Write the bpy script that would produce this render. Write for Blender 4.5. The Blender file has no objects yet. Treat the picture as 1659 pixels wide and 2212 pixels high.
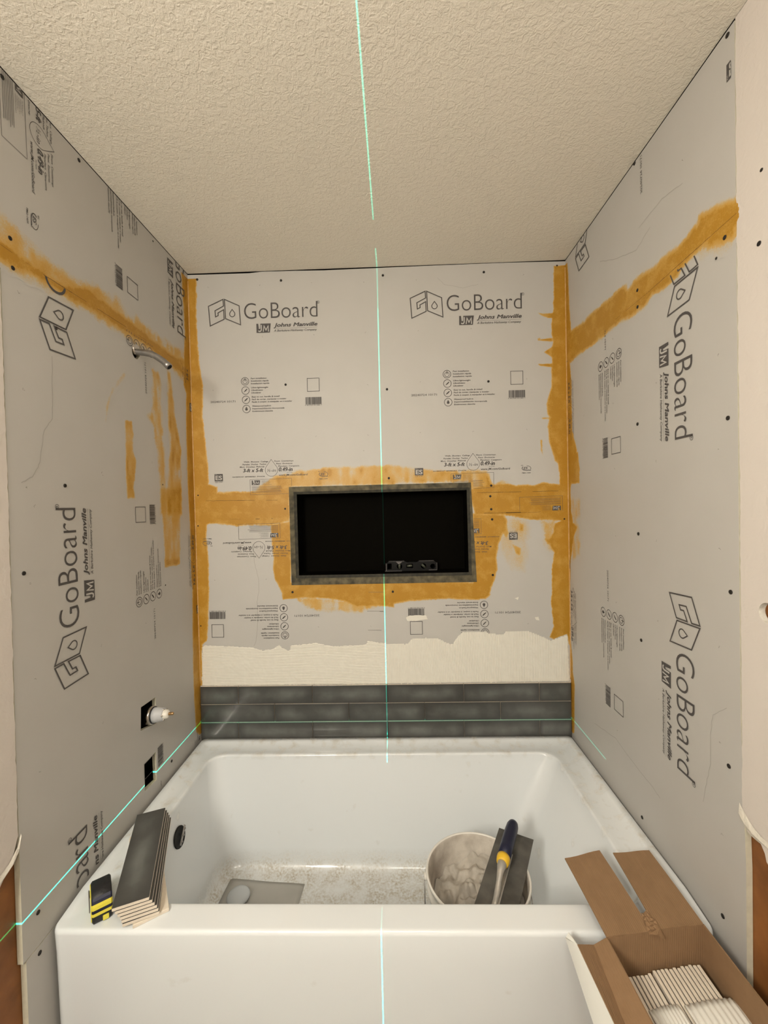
import bpy, bmesh, math, random
import numpy as np
from mathutils import Vector, Matrix
random.seed(7); rng = np.random.default_rng(7)
SC = bpy.context.scene
COL = SC.collection
# ------------------------------------------------------------------ camera, light, exposure
# world: x right, y into the alcove (back wall face at y=0), z up with the bathtub rim at z=0
CAM = np.array([0.058974, -1.660531, 0.946962]); PITCH, ROLL, YAW, F = -0.019214, -0.022459, 0.025199, 895.881
W = 0.7493; H = 1.8861; FLOOR = -0.51; ROOMY = -3.05

def cam_basis():
    def up(v):
        v = np.array(v, float)
        c, s = math.cos(ROLL), math.sin(ROLL); v = np.array([c*v[0]-s*v[2], v[1], s*v[0]+c*v[2]])
        c, s = math.cos(PITCH), math.sin(PITCH); v = np.array([v[0], c*v[1]-s*v[2], s*v[1]+c*v[2]])
        c, s = math.cos(YAW), math.sin(YAW); return np.array([c*v[0]-s*v[1], s*v[0]+c*v[1], v[2]])
    return up
_up = cam_basis()
def ray(px, py): return _up([(px-829.5)/F, 1.0, -(py-1106)/F])
def hit(px, py, axis, val):
    """point of the plane (axis = val) seen at a photo pixel; used to measure positions on real planes"""
    r = ray(px, py); return CAM + r*(val-CAM[axis])/r[axis]
cam = bpy.data.cameras.new('camera'); camo = bpy.data.objects.new('camera', cam); COL.objects.link(camo)
r_, f_, u_ = _up([1, 0, 0]), _up([0, 1, 0]), _up([0, 0, 1])
camo.matrix_world = Matrix(((r_[0], u_[0], -f_[0], CAM[0]), (r_[1], u_[1], -f_[1], CAM[1]), (r_[2], u_[2], -f_[2], CAM[2]), (0, 0, 0, 1)))
cam.sensor_fit = 'VERTICAL'; cam.sensor_height = 24.0; cam.lens = F/2212*24.0; cam.clip_start = 0.02
SC.camera = camo
SC.view_settings.view_transform = 'Standard'; SC.view_settings.look = 'None'
SC.view_settings.gamma = 1; SC.view_settings.use_curve_mapping = False
SC.view_settings.exposure = 0.07
wd = bpy.data.worlds.new('world'); SC.world = wd; wd.use_nodes = True
wd.node_tree.nodes['Background'].inputs[0].default_value = (0.9, 0.85, 0.8, 1)
wd.node_tree.nodes['Background'].inputs[1].default_value = 0.02

def area_light(name, loc, target, sx, sy, power, color):
    l = bpy.data.lights.new(name, 'AREA'); l.shape = 'RECTANGLE'; l.size = sx; l.size_y = sy; l.energy = power; l.color = color
    o = bpy.data.objects.new(name, l); COL.objects.link(o); o.location = loc
    o.rotation_euler = (Vector(target)-Vector(loc)).to_track_quat('-Z', 'Y').to_euler(); return o
area_light('vanity_light', (-0.62, -2.25, 1.38), (0.25, -0.2, 0.25), 0.20, 0.45, 27.0, (1.0, 0.93, 0.80))
area_light('added_fill_light', (0.10, -1.95, 1.86), (0.10, -1.80, 0), 0.30, 0.30, 9.0, (1.0, 0.94, 0.82))  # weak overhead lamp added to shape the lighting, no known fixture

def cross_line_laser(loc, power):
    """green cross line laser level: a point light that only shines into a vertical and a horizontal fan"""
    l = bpy.data.lights.new('laser_light', 'POINT'); l.energy = power; l.shadow_soft_size = 0.0; l.color = (1, 1, 1)
    l.use_nodes = True; nt = l.node_tree; N = nt.nodes; L = nt.links
    em = N['Emission']; em.inputs[0].default_value = (0.0, 1.0, 0.70, 1)
    tc = N.new('ShaderNodeTexCoord'); sp = N.new('ShaderNodeSeparateXYZ'); L.new(tc.outputs['Normal'], sp.inputs[0])
    def m(op, a, b=None, c=None):
        n = N.new('ShaderNodeMath'); n.operation = op
        for i, v in enumerate((a, b, c)):
            if v is None: continue
            if isinstance(v, (int, float)): n.inputs[i].default_value = v
            else: L.new(v, n.inputs[i])
        return n.outputs[0]
    x, y, z = sp.outputs[0], sp.outputs[1], sp.outputs[2]
    fwd = m('GREATER_THAN', y, 0.05)
    def thin(v, w): # 1 inside the fan, falling off over its edge
        n = N.new('ShaderNodeMapRange'); L.new(m('ABSOLUTE', v), n.inputs[0])
        n.inputs[1].default_value = w*0.45; n.inputs[2].default_value = w*1.25; n.inputs[3].default_value = 1; n.inputs[4].default_value = 0
        return n.outputs[0]
    ver = thin(m('ADD', x, m('MULTIPLY', y, -0.0022)), 0.0009)
    gap = m('SUBTRACT', 1.0, m('MULTIPLY', m('GREATER_THAN', z, 0.657), m('LESS_THAN', z, 0.685)))
    ver = m('MULTIPLY', m('MULTIPLY', ver, gap), m('MULTIPLY_ADD', m('GREATER_THAN', z, 0.60), -0.45, 1.0))
    hor = thin(z, 0.00105)
    right = m('MULTIPLY_ADD', m('GREATER_THAN', x, 0.3195), -0.6, 1.0)
    hor = m('MULTIPLY', m('MULTIPLY', hor, m('MULTIPLY', right, 1.8)), m('LESS_THAN', x, 0.359))
    tot = m('MULTIPLY', fwd, m('MAXIMUM', ver, hor))
    L.new(tot, em.inputs[1])
    o = bpy.data.objects.new('laser_light', l); COL.objects.link(o); o.location = loc
cross_line_laser((0.006, -2.20, 0.0750), 520.0)

# ------------------------------------------------------------------ materials
def mat(name, color, rough=0.6, metal=0.0, spec=0.5, noise=None, bump=None, coat=0.0, alpha=None):
    """noise=(scale, amount, color2); bump=(scale, strength, distance)"""
    m = bpy.data.materials.new(name); m.use_nodes = True; nt = m.node_tree; b = nt.nodes['Principled BSDF']
    b.inputs['Base Color'].default_value = (*color, 1); b.inputs['Roughness'].default_value = rough
    b.inputs['Metallic'].default_value = metal; b.inputs['Specular IOR Level'].default_value = spec
    b.inputs['Coat Weight'].default_value = coat; b.inputs['Coat Roughness'].default_value = 0.08
    tc = nt.nodes.new('ShaderNodeTexCoord')
    if noise:
        n = nt.nodes.new('ShaderNodeTexNoise'); n.inputs['Scale'].default_value = noise[0]; n.inputs['Detail'].default_value = 5
        nt.links.new(tc.outputs['Object'], n.inputs['Vector'])
        r = nt.nodes.new('ShaderNodeMapRange'); r.inputs[1].default_value = 0.35; r.inputs[2].default_value = 0.7
        r.inputs[3].default_value = 0; r.inputs[4].default_value = noise[1]; nt.links.new(n.outputs[0], r.inputs[0])
        x = nt.nodes.new('ShaderNodeMix'); x.data_type = 'RGBA'; x.inputs[6].default_value = (*color, 1); x.inputs[7].default_value = (*noise[2], 1)
        nt.links.new(r.outputs[0], x.inputs[0]); nt.links.new(x.outputs[2], b.inputs['Base Color'])
    if bump:
        n = nt.nodes.new('ShaderNodeTexNoise'); n.inputs['Scale'].default_value = bump[0]; n.inputs['Detail'].default_value = 4
        nt.links.new(tc.outputs['Object'], n.inputs['Vector'])
        p = nt.nodes.new('ShaderNodeBump'); p.inputs['Strength'].default_value = bump[1]; p.inputs['Distance'].default_value = bump[2]
        nt.links.new(n.outputs[0], p.inputs['Height']); nt.links.new(p.outputs[0], b.inputs['Normal'])
    return m

def ceiling_material(name, color, scale, dist):
    m = mat(name, color, 0.9, noise=(3.0, 0.4, tuple(c*0.93 for c in color)))
    nt = m.node_tree; b = nt.nodes['Principled BSDF']; tc = nt.nodes.new('ShaderNodeTexCoord')
    def nz(s, d, det=3, dis=0.0):
        n = nt.nodes.new('ShaderNodeTexNoise'); n.inputs['Scale'].default_value = s; n.inputs['Detail'].default_value = det
        n.inputs['Distortion'].default_value = dis; nt.links.new(tc.outputs['Object'], n.inputs['Vector'])
        r = nt.nodes.new('ShaderNodeMapRange'); r.inputs[1].default_value = 0.42; r.inputs[2].default_value = 0.60; r.inputs[4].default_value = d
        nt.links.new(n.outputs[0], r.inputs[0]); return r.outputs[0]
    a = nt.nodes.new('ShaderNodeMath'); nt.links.new(nz(scale, 1.0, 3, 0.9), a.inputs[0]); nt.links.new(nz(scale*3.1, 0.35), a.inputs[1])
    p = nt.nodes.new('ShaderNodeBump'); p.inputs['Strength'].default_value = 0.6; p.inputs['Distance'].default_value = dist
    nt.links.new(a.outputs[0], p.inputs['Height']); nt.links.new(p.outputs[0], b.inputs['Normal'])
    return m

M = {}
M['ceiling'] = ceiling_material('ceiling_plaster', (0.83, 0.785, 0.69), 85, 0.0011)
M['drywall'] = ceiling_material('painted_drywall', (0.68, 0.625, 0.58), 38, 0.0004)
M['gypsum'] = mat('torn_gypsum', (0.72, 0.68, 0.60), 0.95, bump=(120, 0.8, 0.003))
M['board'] = mat('backer_board_face', (0.515, 0.50, 0.475), 0.55, noise=(9, 0.35, (0.475, 0.46, 0.43)), bump=(900, 0.12, 0.0004))
M['foam'] = mat('board_foam_edge', (0.66, 0.63, 0.50), 0.9, noise=(60, 0.5, (0.5, 0.47, 0.38)))
M['ink'] = mat('grey_print_ink', (0.075, 0.068, 0.066), 0.6)
M['inklight'] = mat('pale_print_ink', (0.50, 0.485, 0.46), 0.6)
M['cavity'] = mat('dark_wall_cavity', (0.02, 0.016, 0.012), 0.9)
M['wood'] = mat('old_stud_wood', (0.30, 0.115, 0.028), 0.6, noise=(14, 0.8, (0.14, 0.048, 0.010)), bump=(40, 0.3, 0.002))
M['darkwood'] = mat('dark_brown_back_panel', (0.17, 0.075, 0.018), 0.7, noise=(8, 0.7, (0.09, 0.04, 0.008)))  # darker brown wood panelling beyond the studs
M['screw'] = mat('dark_screw_head', (0.02, 0.017, 0.015), 0.6, 0.3)
M['niche'] = mat('black_niche_plastic', (0.0022, 0.0018, 0.001), 0.75, spec=0.04)
M['floor'] = mat('grey_floor', (0.34, 0.31, 0.27), 0.7, noise=(6, 0.6, (0.26, 0.24, 0.21)))
M['bisque'] = mat('tile_body', (0.76, 0.68, 0.57), 0.85, noise=(120, 0.4, (0.66, 0.58, 0.48)))
M['steel'] = mat('galvanised_steel', (0.36, 0.345, 0.33), 0.36, 0.85, noise=(50, 0.6, (0.20, 0.19, 0.18)))
M['chrome'] = mat('polished_steel', (0.55, 0.50, 0.45), 0.18, 1.0)
M['brass'] = mat('raw_brass', (0.50, 0.32, 0.16), 0.35, 1.0)
M['greyplastic'] = mat('grey_plastic_sleeve', (0.50, 0.51, 0.53), 0.45)
M['whiteplastic'] = mat('white_plastic', (0.78, 0.75, 0.67), 0.4)
M['black'] = mat('black_hole', (0.006, 0.006, 0.006), 0.7)
M['blackrubber'] = mat('black_rubber', (0.012, 0.012, 0.014), 0.5, bump=(200, 0.5, 0.001))
M['navy'] = mat('navy_rubber', (0.007, 0.009, 0.034), 0.42)
M['yellow'] = mat('yellow_plastic', (0.78, 0.68, 0.07), 0.45)
M['amber'] = mat('amber_rubber', (0.80, 0.50, 0.03), 0.45)
M['blade'] = mat('smeared_steel_blade', (0.088, 0.086, 0.080), 0.42, 0.4, noise=(17, 0.55, (0.24, 0.23, 0.21)))
M['drainplastic'] = mat('pale_blue_grey_plastic', (0.50, 0.53, 0.55), 0.25)
M['smeared'] = mat('mortar_smeared_plastic', (0.66, 0.61, 0.54), 0.7, noise=(20, 1.0, (0.40, 0.35, 0.30)), bump=(45, 0.8, 0.004))
M['cast'] = mat('cast_aluminium', (0.42, 0.40, 0.37), 0.5, 0.5, noise=(60, 0.7, (0.55, 0.51, 0.45)))
M['bucket'] = mat('white_bucket', (0.80, 0.78, 0.73), 0.35, noise=(26, 0.35, (0.62, 0.57, 0.50)))
M['mortar'] = mat('wet_mortar', (0.50, 0.46, 0.405), 0.7, noise=(26, 0.9, (0.34, 0.305, 0.26)), bump=(60, 0.7, 0.004))
M['thinset'] = mat('fresh_thinset', (0.76, 0.735, 0.66), 0.8, noise=(40, 0.4, (0.68, 0.65, 0.57)), bump=(500, 0.3, 0.0006))
M['plasticfilm'] = mat('grey_plastic_film', (0.42, 0.41, 0.38), 0.30, noise=(18, 0.5, (0.36, 0.35, 0.32)))
M['paper'] = mat('white_foam_wrap', (0.78, 0.77, 0.72), 0.8)
M['boxwhite'] = mat('white_carton_print', (0.74, 0.74, 0.70), 0.6)
M['levelbody'] = mat('black_level_body', (0.006, 0.006, 0.006), 0.45, spec=0.2)
M['vial'] = mat('vial_plastic', (0.07, 0.075, 0.055), 0.2)
M['levelmetal'] = mat('level_edge_metal', (0.16, 0.15, 0.15), 0.4, 0.6)

def cardboard():
    m = mat('brown_cardboard', (0.33, 0.205, 0.115), 0.85)
    nt = m.node_tree; b = nt.nodes['Principled BSDF']
    tc = nt.nodes.new('ShaderNodeTexCoord'); w = nt.nodes.new('ShaderNodeTexWave'); w.inputs['Scale'].default_value = 75; w.inputs['Distortion'].default_value = 1.2
    w.inputs['Detail'].default_value = 2; nt.links.new(tc.outputs['Object'], w.inputs['Vector'])
    n = nt.nodes.new('ShaderNodeTexNoise'); n.inputs['Scale'].default_value = 45; nt.links.new(tc.outputs['Object'], n.inputs['Vector'])
    mx = nt.nodes.new('ShaderNodeMix'); mx.data_type = 'RGBA'; mx.inputs[6].default_value = (0.235, 0.138, 0.068, 1); mx.inputs[7].default_value = (0.30, 0.182, 0.095, 1)
    nt.links.new(n.outputs[0], mx.inputs[0]); nt.links.new(mx.outputs[2], b.inputs['Base Color'])
    p = nt.nodes.new('ShaderNodeBump'); p.inputs['Strength'].default_value = 0.35; p.inputs['Distance'].default_value = 0.0008
    nt.links.new(w.outputs[0], p.inputs['Height']); nt.links.new(p.outputs[0], b.inputs['Normal']); return m
M['card'] = cardboard()

def glaze():
    m = mat('grey_tile_glaze', (0.09, 0.09, 0.085), 0.28, coat=0.3)
    nt = m.node_tree; b = nt.nodes['Principled BSDF']
    oi = nt.nodes.new('ShaderNodeObjectInfo'); tc = nt.nodes.new('ShaderNodeTexCoord')
    ad = nt.nodes.new('ShaderNodeVectorMath'); ad.operation = 'MULTIPLY_ADD'; ad.inputs[1].default_value = (1, 1, 1)
    cr = nt.nodes.new('ShaderNodeCombineXYZ'); ml = nt.nodes.new('ShaderNodeMath'); ml.operation = 'MULTIPLY'; ml.inputs[1].default_value = 37
    nt.links.new(oi.outputs['Random'], ml.inputs[0]); nt.links.new(ml.outputs[0], cr.inputs[0]); nt.links.new(ml.outputs[0], cr.inputs[1])
    nt.links.new(tc.outputs['Object'], ad.inputs[0]); nt.links.new(cr.outputs[0], ad.inputs[2])
    n = nt.nodes.new('ShaderNodeTexNoise'); n.inputs['Scale'].default_value = 11; n.inputs['Detail'].default_value = 4
    nt.links.new(ad.outputs[0], n.inputs['Vector'])
    # paler cloud in the middle of each tile
    sp = nt.nodes.new('ShaderNodeSeparateXYZ'); nt.links.new(tc.outputs['Generated'], sp.inputs[0])
    def edge(o, w):
        s = nt.nodes.new('ShaderNodeMath'); s.operation = 'SUBTRACT'; s.inputs[1].default_value = 0.5; nt.links.new(o, s.inputs[0])
        a = nt.nodes.new('ShaderNodeMath'); a.operation = 'ABSOLUTE'; nt.links.new(s.outputs[0], a.inputs[0])
        r = nt.nodes.new('ShaderNodeMapRange'); r.inputs[1].default_value = 0.5-w; r.inputs[2].default_value = 0.5; r.inputs[3].default_value = 1; r.inputs[4].default_value = 0
        nt.links.new(a.outputs[0], r.inputs[0]); return r.outputs[0]
    e = nt.nodes.new('ShaderNodeMath'); e.operation = 'MULTIPLY'; nt.links.new(edge(sp.outputs[0], 0.12), e.inputs[0]); nt.links.new(edge(sp.outputs[1], 0.42), e.inputs[1])
    r = nt.nodes.new('ShaderNodeMapRange'); r.inputs[1].default_value = 0.38; r.inputs[2].default_value = 0.68; nt.links.new(n.outputs[0], r.inputs[0])
    q = nt.nodes.new('ShaderNodeMath'); q.operation = 'MULTIPLY'; nt.links.new(e.outputs[0], q.inputs[0]); nt.links.new(r.outputs[0], q.inputs[1])
    q2 = nt.nodes.new('ShaderNodeMath'); q2.operation = 'MULTIPLY_ADD'; q2.inputs[1].default_value = 0.75; nt.links.new(q.outputs[0], q2.inputs[0])
    q3 = nt.nodes.new('ShaderNodeMath'); q3.operation = 'MULTIPLY'; q3.inputs[1].default_value = 0.25; nt.links.new(e.outputs[0], q3.inputs[0]); nt.links.new(q3.outputs[0], q2.inputs[2])
    mx = nt.nodes.new('ShaderNodeMix'); mx.data_type = 'RGBA'; mx.inputs[6].default_value = (0.055, 0.054, 0.051, 1); mx.inputs[7].default_value = (0.150, 0.158, 0.148, 1)
    nt.links.new(q2.outputs[0], mx.inputs[0]); nt.links.new(mx.outputs[2], b.inputs['Base Color'])
    return m
M['glaze'] = glaze()

def tub_material():
    m = mat('white_tub_acrylic', (0.79, 0.825, 0.85), 0.22, coat=0.4)
    nt = m.node_tree; b = nt.nodes['Principled BSDF']; tc = nt.nodes.new('ShaderNodeTexCoord')
    sp = nt.nodes.new('ShaderNodeSeparateXYZ'); nt.links.new(tc.outputs['Object'], sp.inputs[0])
    def nz(s, lo, hi, det=6):
        n = nt.nodes.new('ShaderNodeTexNoise'); n.inputs['Scale'].default_value = s; n.inputs['Detail'].default_value = det; nt.links.new(tc.outputs['Object'], n.inputs['Vector'])
        r = nt.nodes.new('ShaderNodeMapRange'); r.inputs[1].default_value = lo; r.inputs[2].default_value = hi; nt.links.new(n.outputs[0], r.inputs[0]); return r.outputs[0]
    def mul(a, c):
        n = nt.nodes.new('ShaderNodeMath'); n.operation = 'MULTIPLY'
        for i, v in enumerate((a, c)):
            if isinstance(v, float): n.inputs[i].default_value = v
            else: nt.links.new(v, n.inputs[i])
        return n.outputs[0]
    fl = nt.nodes.new('ShaderNodeMapRange'); fl.inputs[1].default_value = -0.30; fl.inputs[2].default_value = -0.365; fl.inputs[3].default_value = 0; fl.inputs[4].default_value = 1
    nt.links.new(sp.outputs[2], fl.inputs[0])
    dirt = nt.nodes.new('ShaderNodeMath'); dirt.operation = 'MAXIMUM'
    inb = nt.nodes.new('ShaderNodeMapRange'); inb.inputs[1].default_value = -0.72; inb.inputs[2].default_value = -0.70; nt.links.new(sp.outputs[1], inb.inputs[0])
    fine = nt.nodes.new('ShaderNodeMath'); fine.operation = 'MULTIPLY_ADD'; fine.inputs[1].default_value = 1.0; fine.inputs[2].default_value = 0.15; nt.links.new(mul(nz(150, 0.35, 0.75), nz(16, 0.30, 0.65)), fine.inputs[0])
    nt.links.new(mul(mul(fl.outputs[0], inb.outputs[0]), fine.outputs[0]), dirt.inputs[0])
    # mortar and grime along the deck (z close to 0 and above) and a few scuffs
    dk = nt.nodes.new('ShaderNodeMapRange'); dk.inputs[1].default_value = -0.02; dk.inputs[2].default_value = 0.004; nt.links.new(sp.outputs[2], dk.inputs[0])
    by = nt.nodes.new('ShaderNodeMapRange'); by.inputs[1].default_value = -0.69; by.inputs[2].default_value = -0.60; nt.links.new(sp.outputs[1], by.inputs[0])
    sc = nt.nodes.new('ShaderNodeMath'); sc.operation = 'MAXIMUM'
    nt.links.new(mul(mul(dk.outputs[0], by.outputs[0]), mul(nz(24, 0.52, 0.8), 0.8)), sc.inputs[0]); nt.links.new(mul(nz(13, 0.66, 0.78, 8), 0.35), sc.inputs[1])
    nt.links.new(sc.outputs[0], dirt.inputs[1])
    mx = nt.nodes.new('ShaderNodeMix'); mx.data_type = 'RGBA'; mx.inputs[6].default_value = (0.79, 0.825, 0.85, 1); mx.inputs[7].default_value = (0.44, 0.385, 0.29, 1)
    nt.links.new(dirt.outputs[0], mx.inputs[0]); nt.links.new(mx.outputs[2], b.inputs['Base Color'])
    rr = nt.nodes.new('ShaderNodeMapRange'); rr.inputs[3].default_value = 0.2; rr.inputs[4].default_value = 0.75; nt.links.new(dirt.outputs[0], rr.inputs[0]); nt.links.new(rr.outputs[0], b.inputs['Roughness'])
    return m
M['tub'] = tub_material()

def sealant_material():
    m = mat('orange_sealant', (0.515, 0.50, 0.475), 0.5, noise=(9, 0.35, (0.475, 0.46, 0.43))); nt = m.node_tree; b = nt.nodes['Principled BSDF']
    board = b.inputs['Base Color'].links[0].from_socket
    at = nt.nodes.new('ShaderNodeAttribute'); at.attribute_name = 'coat'; tc = nt.nodes.new('ShaderNodeTexCoord')
    def nz(s_, d_):
        n = nt.nodes.new('ShaderNodeTexNoise'); n.inputs['Scale'].default_value = s_; n.inputs['Detail'].default_value = d_; nt.links.new(tc.outputs['Object'], n.inputs['Vector']); return n.outputs[0]
    n = nz(300, 3); n2 = nz(22, 6)
    a = nt.nodes.new('ShaderNodeMath'); a.operation = 'MULTIPLY_ADD'; a.inputs[1].default_value = 0.50; a.inputs[2].default_value = -0.25; nt.links.new(n, a.inputs[0])
    e = nt.nodes.new('ShaderNodeMapRange'); e.inputs[1].default_value = 0.0; e.inputs[2].default_value = 0.15; nt.links.new(at.outputs['Fac'], e.inputs[0])
    a1 = nt.nodes.new('ShaderNodeMath'); a1.operation = 'MULTIPLY'; nt.links.new(a.outputs[0], a1.inputs[0]); nt.links.new(e.outputs[0], a1.inputs[1])
    s = nt.nodes.new('ShaderNodeMath'); s.operation = 'ADD'; s.use_clamp = True; nt.links.new(at.outputs['Fac'], s.inputs[0]); nt.links.new(a1.outputs[0], s.inputs[1])
    v = nt.nodes.new('ShaderNodeMath'); v.operation = 'MULTIPLY_ADD'; v.inputs[1].default_value = 0.7; v.inputs[2].default_value = -0.35; nt.links.new(n2, v.inputs[0])
    s2 = nt.nodes.new('ShaderNodeMath'); s2.operation = 'ADD'; nt.links.new(s.outputs[0], s2.inputs[0]); nt.links.new(v.outputs[0], s2.inputs[1])
    cr = nt.nodes.new('ShaderNodeValToRGB'); el = cr.color_ramp.elements
    el[0].position = 0.20; el[0].color = (0.54, 0.43, 0.25, 1); el[1].position = 1.0; el[1].color = (0.43, 0.215, 0.013, 1)
    k = el.new(0.55); k.color = (0.56, 0.34, 0.095, 1); k = el.new(0.85); k.color = (0.52, 0.29, 0.045, 1)
    nt.links.new(s2.outputs[0], cr.inputs[0])
    f = nt.nodes.new('ShaderNodeMapRange'); f.inputs[1].default_value = 0.04; f.inputs[2].default_value = 0.38; nt.links.new(s.outputs[0], f.inputs[0])
    mx = nt.nodes.new('ShaderNodeMix'); mx.data_type = 'RGBA'; nt.links.new(f.outputs[0], mx.inputs[0]); nt.links.new(board, mx.inputs[6]); nt.links.new(cr.outputs[0], mx.inputs[7]); nt.links.new(mx.outputs[2], b.inputs['Base Color'])
    p = nt.nodes.new('ShaderNodeBump'); p.inputs['Strength'].default_value = 0.25; p.inputs['Distance'].default_value = 0.0006; nt.links.new(n, p.inputs['Height']); nt.links.new(p.outputs[0], b.inputs['Normal'])
    return m
M['sealant'] = sealant_material()

def mesh_tape():
    m = mat('grey_mesh_tape', (0.12, 0.105, 0.065), 0.8)
    nt = m.node_tree; b = nt.nodes['Principled BSDF']; tc = nt.nodes.new('ShaderNodeTexCoord')
    w = nt.nodes.new('ShaderNodeTexWave'); w.inputs['Scale'].default_value = 95; w.inputs['Distortion'].default_value = 1.0; w.bands_direction = 'X'
    nt.links.new(tc.outputs['Object'], w.inputs['Vector'])
    w2 = nt.nodes.new('ShaderNodeTexWave'); w2.inputs['Scale'].default_value = 95; w2.bands_direction = 'Z'; nt.links.new(tc.outputs['Object'], w2.inputs['Vector'])
    n = nt.nodes.new('ShaderNodeTexNoise'); n.inputs['Scale'].default_value = 30; n.inputs['Detail'].default_value = 6; nt.links.new(tc.outputs['Object'], n.inputs['Vector'])
    q = nt.nodes.new('ShaderNodeMath'); q.operation = 'MULTIPLY'; nt.links.new(w.outputs['Fac'], q.inputs[0]); nt.links.new(w2.outputs['Fac'], q.inputs[1])
    q2 = nt.nodes.new('ShaderNodeMath'); q2.operation = 'MULTIPLY_ADD'; q2.inputs[1].default_value = 0.5; nt.links.new(q.outputs[0], q2.inputs[0]); 
    r = nt.nodes.new('ShaderNodeMapRange'); r.inputs[1].default_value = 0.35; r.inputs[2].default_value = 0.75; nt.links.new(n.outputs[0], r.inputs[0]); nt.links.new(r.outputs[0], q2.inputs[2])
    mx = nt.nodes.new('ShaderNodeMix'); mx.data_type = 'RGBA'; mx.inputs[6].default_value = (0.022, 0.020, 0.013, 1); mx.inputs[7].default_value = (0.17, 0.145, 0.085, 1)
    nt.links.new(q2.outputs[0], mx.inputs[0]); nt.links.new(mx.outputs[2], b.inputs['Base Color']); return m
M['tape'] = mesh_tape()

# ------------------------------------------------------------------ helpers
def link(name, me, parent=None, mats=()):
    for m in mats: me.materials.append(M[m] if isinstance(m, str) else m)
    o = bpy.data.objects.new(name, me); COL.objects.link(o)
    if parent is not None: o.parent = parent
    return o
def tag(o, label=None, cat=None, group=None, kind=None):
    if label: o['label'] = label
    if cat: o['category'] = cat
    if group: o['group'] = group
    if kind: o['kind'] = kind
    return o
def empty(name, loc=(0, 0, 0), rot=(0, 0, 0), parent=None):
    o = bpy.data.objects.new(name, None); COL.objects.link(o); o.location = loc; o.rotation_euler = rot; o.empty_display_size = 0.05
    if parent: o.parent = parent
    return o
def from_bm(name, bm, parent=None, mats=(), smooth=False):
    bmesh.ops.recalc_face_normals(bm, faces=bm.faces)
    me = bpy.data.meshes.new(name); bm.to_mesh(me); bm.free()
    if smooth:
        me.polygons.foreach_set('use_smooth', [True]*len(me.polygons))
    return link(name, me, parent, mats)
def from_py(name, v, f, parent=None, mats=(), smooth=False):
    me = bpy.data.meshes.new(name); me.from_pydata([tuple(map(float, p)) for p in v], [], [tuple(map(int, q)) for q in f]); me.update()
    if smooth: me.polygons.foreach_set('use_smooth', [True]*len(me.polygons))
    return link(name, me, parent, mats)
def box(bm, lo, hi, bev=0.0, mi=0, segs=2):
    r = bmesh.ops.create_cube(bm, size=1); vs = r['verts']
    for v in vs: v.co = Vector(((lo[i]+hi[i])/2+(hi[i]-lo[i])*v.co[i] for i in range(3)))
    fs = set(f for v in vs for f in v.link_faces)
    if bev > 0:
        es = set(e for v in vs for e in v.link_edges)
        g = bmesh.ops.bevel(bm, geom=list(es), offset=bev, segments=segs, profile=0.5, affect='EDGES'); fs = set(g['faces']) | set(f for f in fs if f.is_valid)
    for f in fs:
        if f.is_valid: f.material_index = mi
def lathe(bm, prof, n=32, mi=0, axis='z', origin=(0, 0, 0), cap=False):
    """prof = list of (r, h)"""
    rings = []
    for r, h in prof:
        ring = []
        for i in range(n):
            a = 2*math.pi*i/n; p = (r*math.cos(a), r*math.sin(a), h)
            if axis == 'x': p = (h, p[0], p[1])
            ring.append(bm.verts.new(Vector(p)+Vector(origin)))
        rings.append(ring)
    for a, b in zip(rings, rings[1:]):
        for i in range(n):
            f = bm.faces.new((a[i], a[(i+1) % n], b[(i+1) % n], b[i])); f.material_index = mi; f.smooth = True
    if cap:
        for ring in (rings[0], rings[-1]):
            f = bm.faces.new(ring); f.material_index = mi
def tube(bm, pts, rad, n=14, mi=0, caps=True):
    pts = [Vector(p) for p in pts]; rings = []; rads = rad if isinstance(rad, (list, tuple)) else [rad]*len(pts)
    t0 = (pts[1]-pts[0]).normalized(); up = Vector((0, 0, 1)) if abs(t0.z) < 0.9 else Vector((0, 1, 0)); nrm = t0.cross(up).normalized()
    for i, p in enumerate(pts):
        t = ((pts[min(i+1, len(pts)-1)]-pts[max(i-1, 0)])).normalized(); nrm = (nrm-t*nrm.dot(t)).normalized(); bn = t.cross(nrm)
        rings.append([bm.verts.new(p+rads[i]*(math.cos(2*math.pi*k/n)*nrm+math.sin(2*math.pi*k/n)*bn)) for k in range(n)])
    for a, b in zip(rings, rings[1:]):
        for k in range(n):
            f = bm.faces.new((a[k], a[(k+1) % n], b[(k+1) % n], b[k])); f.material_index = mi; f.smooth = True
    if caps:
        for r in (rings[0], rings[-1]):
            f = bm.faces.new(r); f.material_index = mi
# wall frames: (u, v, offset into the room) -> world
WALL = {'back': lambda u, v, o=0.0: (u, -o, v), 'left': lambda u, v, o=0.0: (-W+o, u, v), 'right': lambda u, v, o=0.0: (W-o, -u, v)}
def uv(wall, px, py):
    if wall == 'back': p = hit(px, py, 1, 0.0); return (p[0], p[2])
    if wall == 'left': p = hit(px, py, 0, -W); return (p[1], p[2])
    p = hit(px, py, 0, W); return (-p[1], p[2])
def filled(loops):
    """2d loops (outer and holes) -> (verts2d, faces) through a filled 2d curve"""
    cu = bpy.data.curves.new('tmp', 'CURVE'); cu.dimensions = '2D'; cu.fill_mode = 'BOTH'
    for lp in loops:
        s = cu.splines.new('POLY'); s.points.add(len(lp)-1)
        for i, p in enumerate(lp): s.points[i].co = (p[0], p[1], 0, 1)
        s.use_cyclic_u = True
    o = bpy.data.objects.new('tmp', cu); me = bpy.data.meshes.new_from_object(o)
    v = [(q.co.x, q.co.y) for q in me.vertices]; f = [tuple(p.vertices) for p in me.polygons]
    bpy.data.objects.remove(o); bpy.data.curves.remove(cu); bpy.data.meshes.remove(me)
    return v, f
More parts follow.
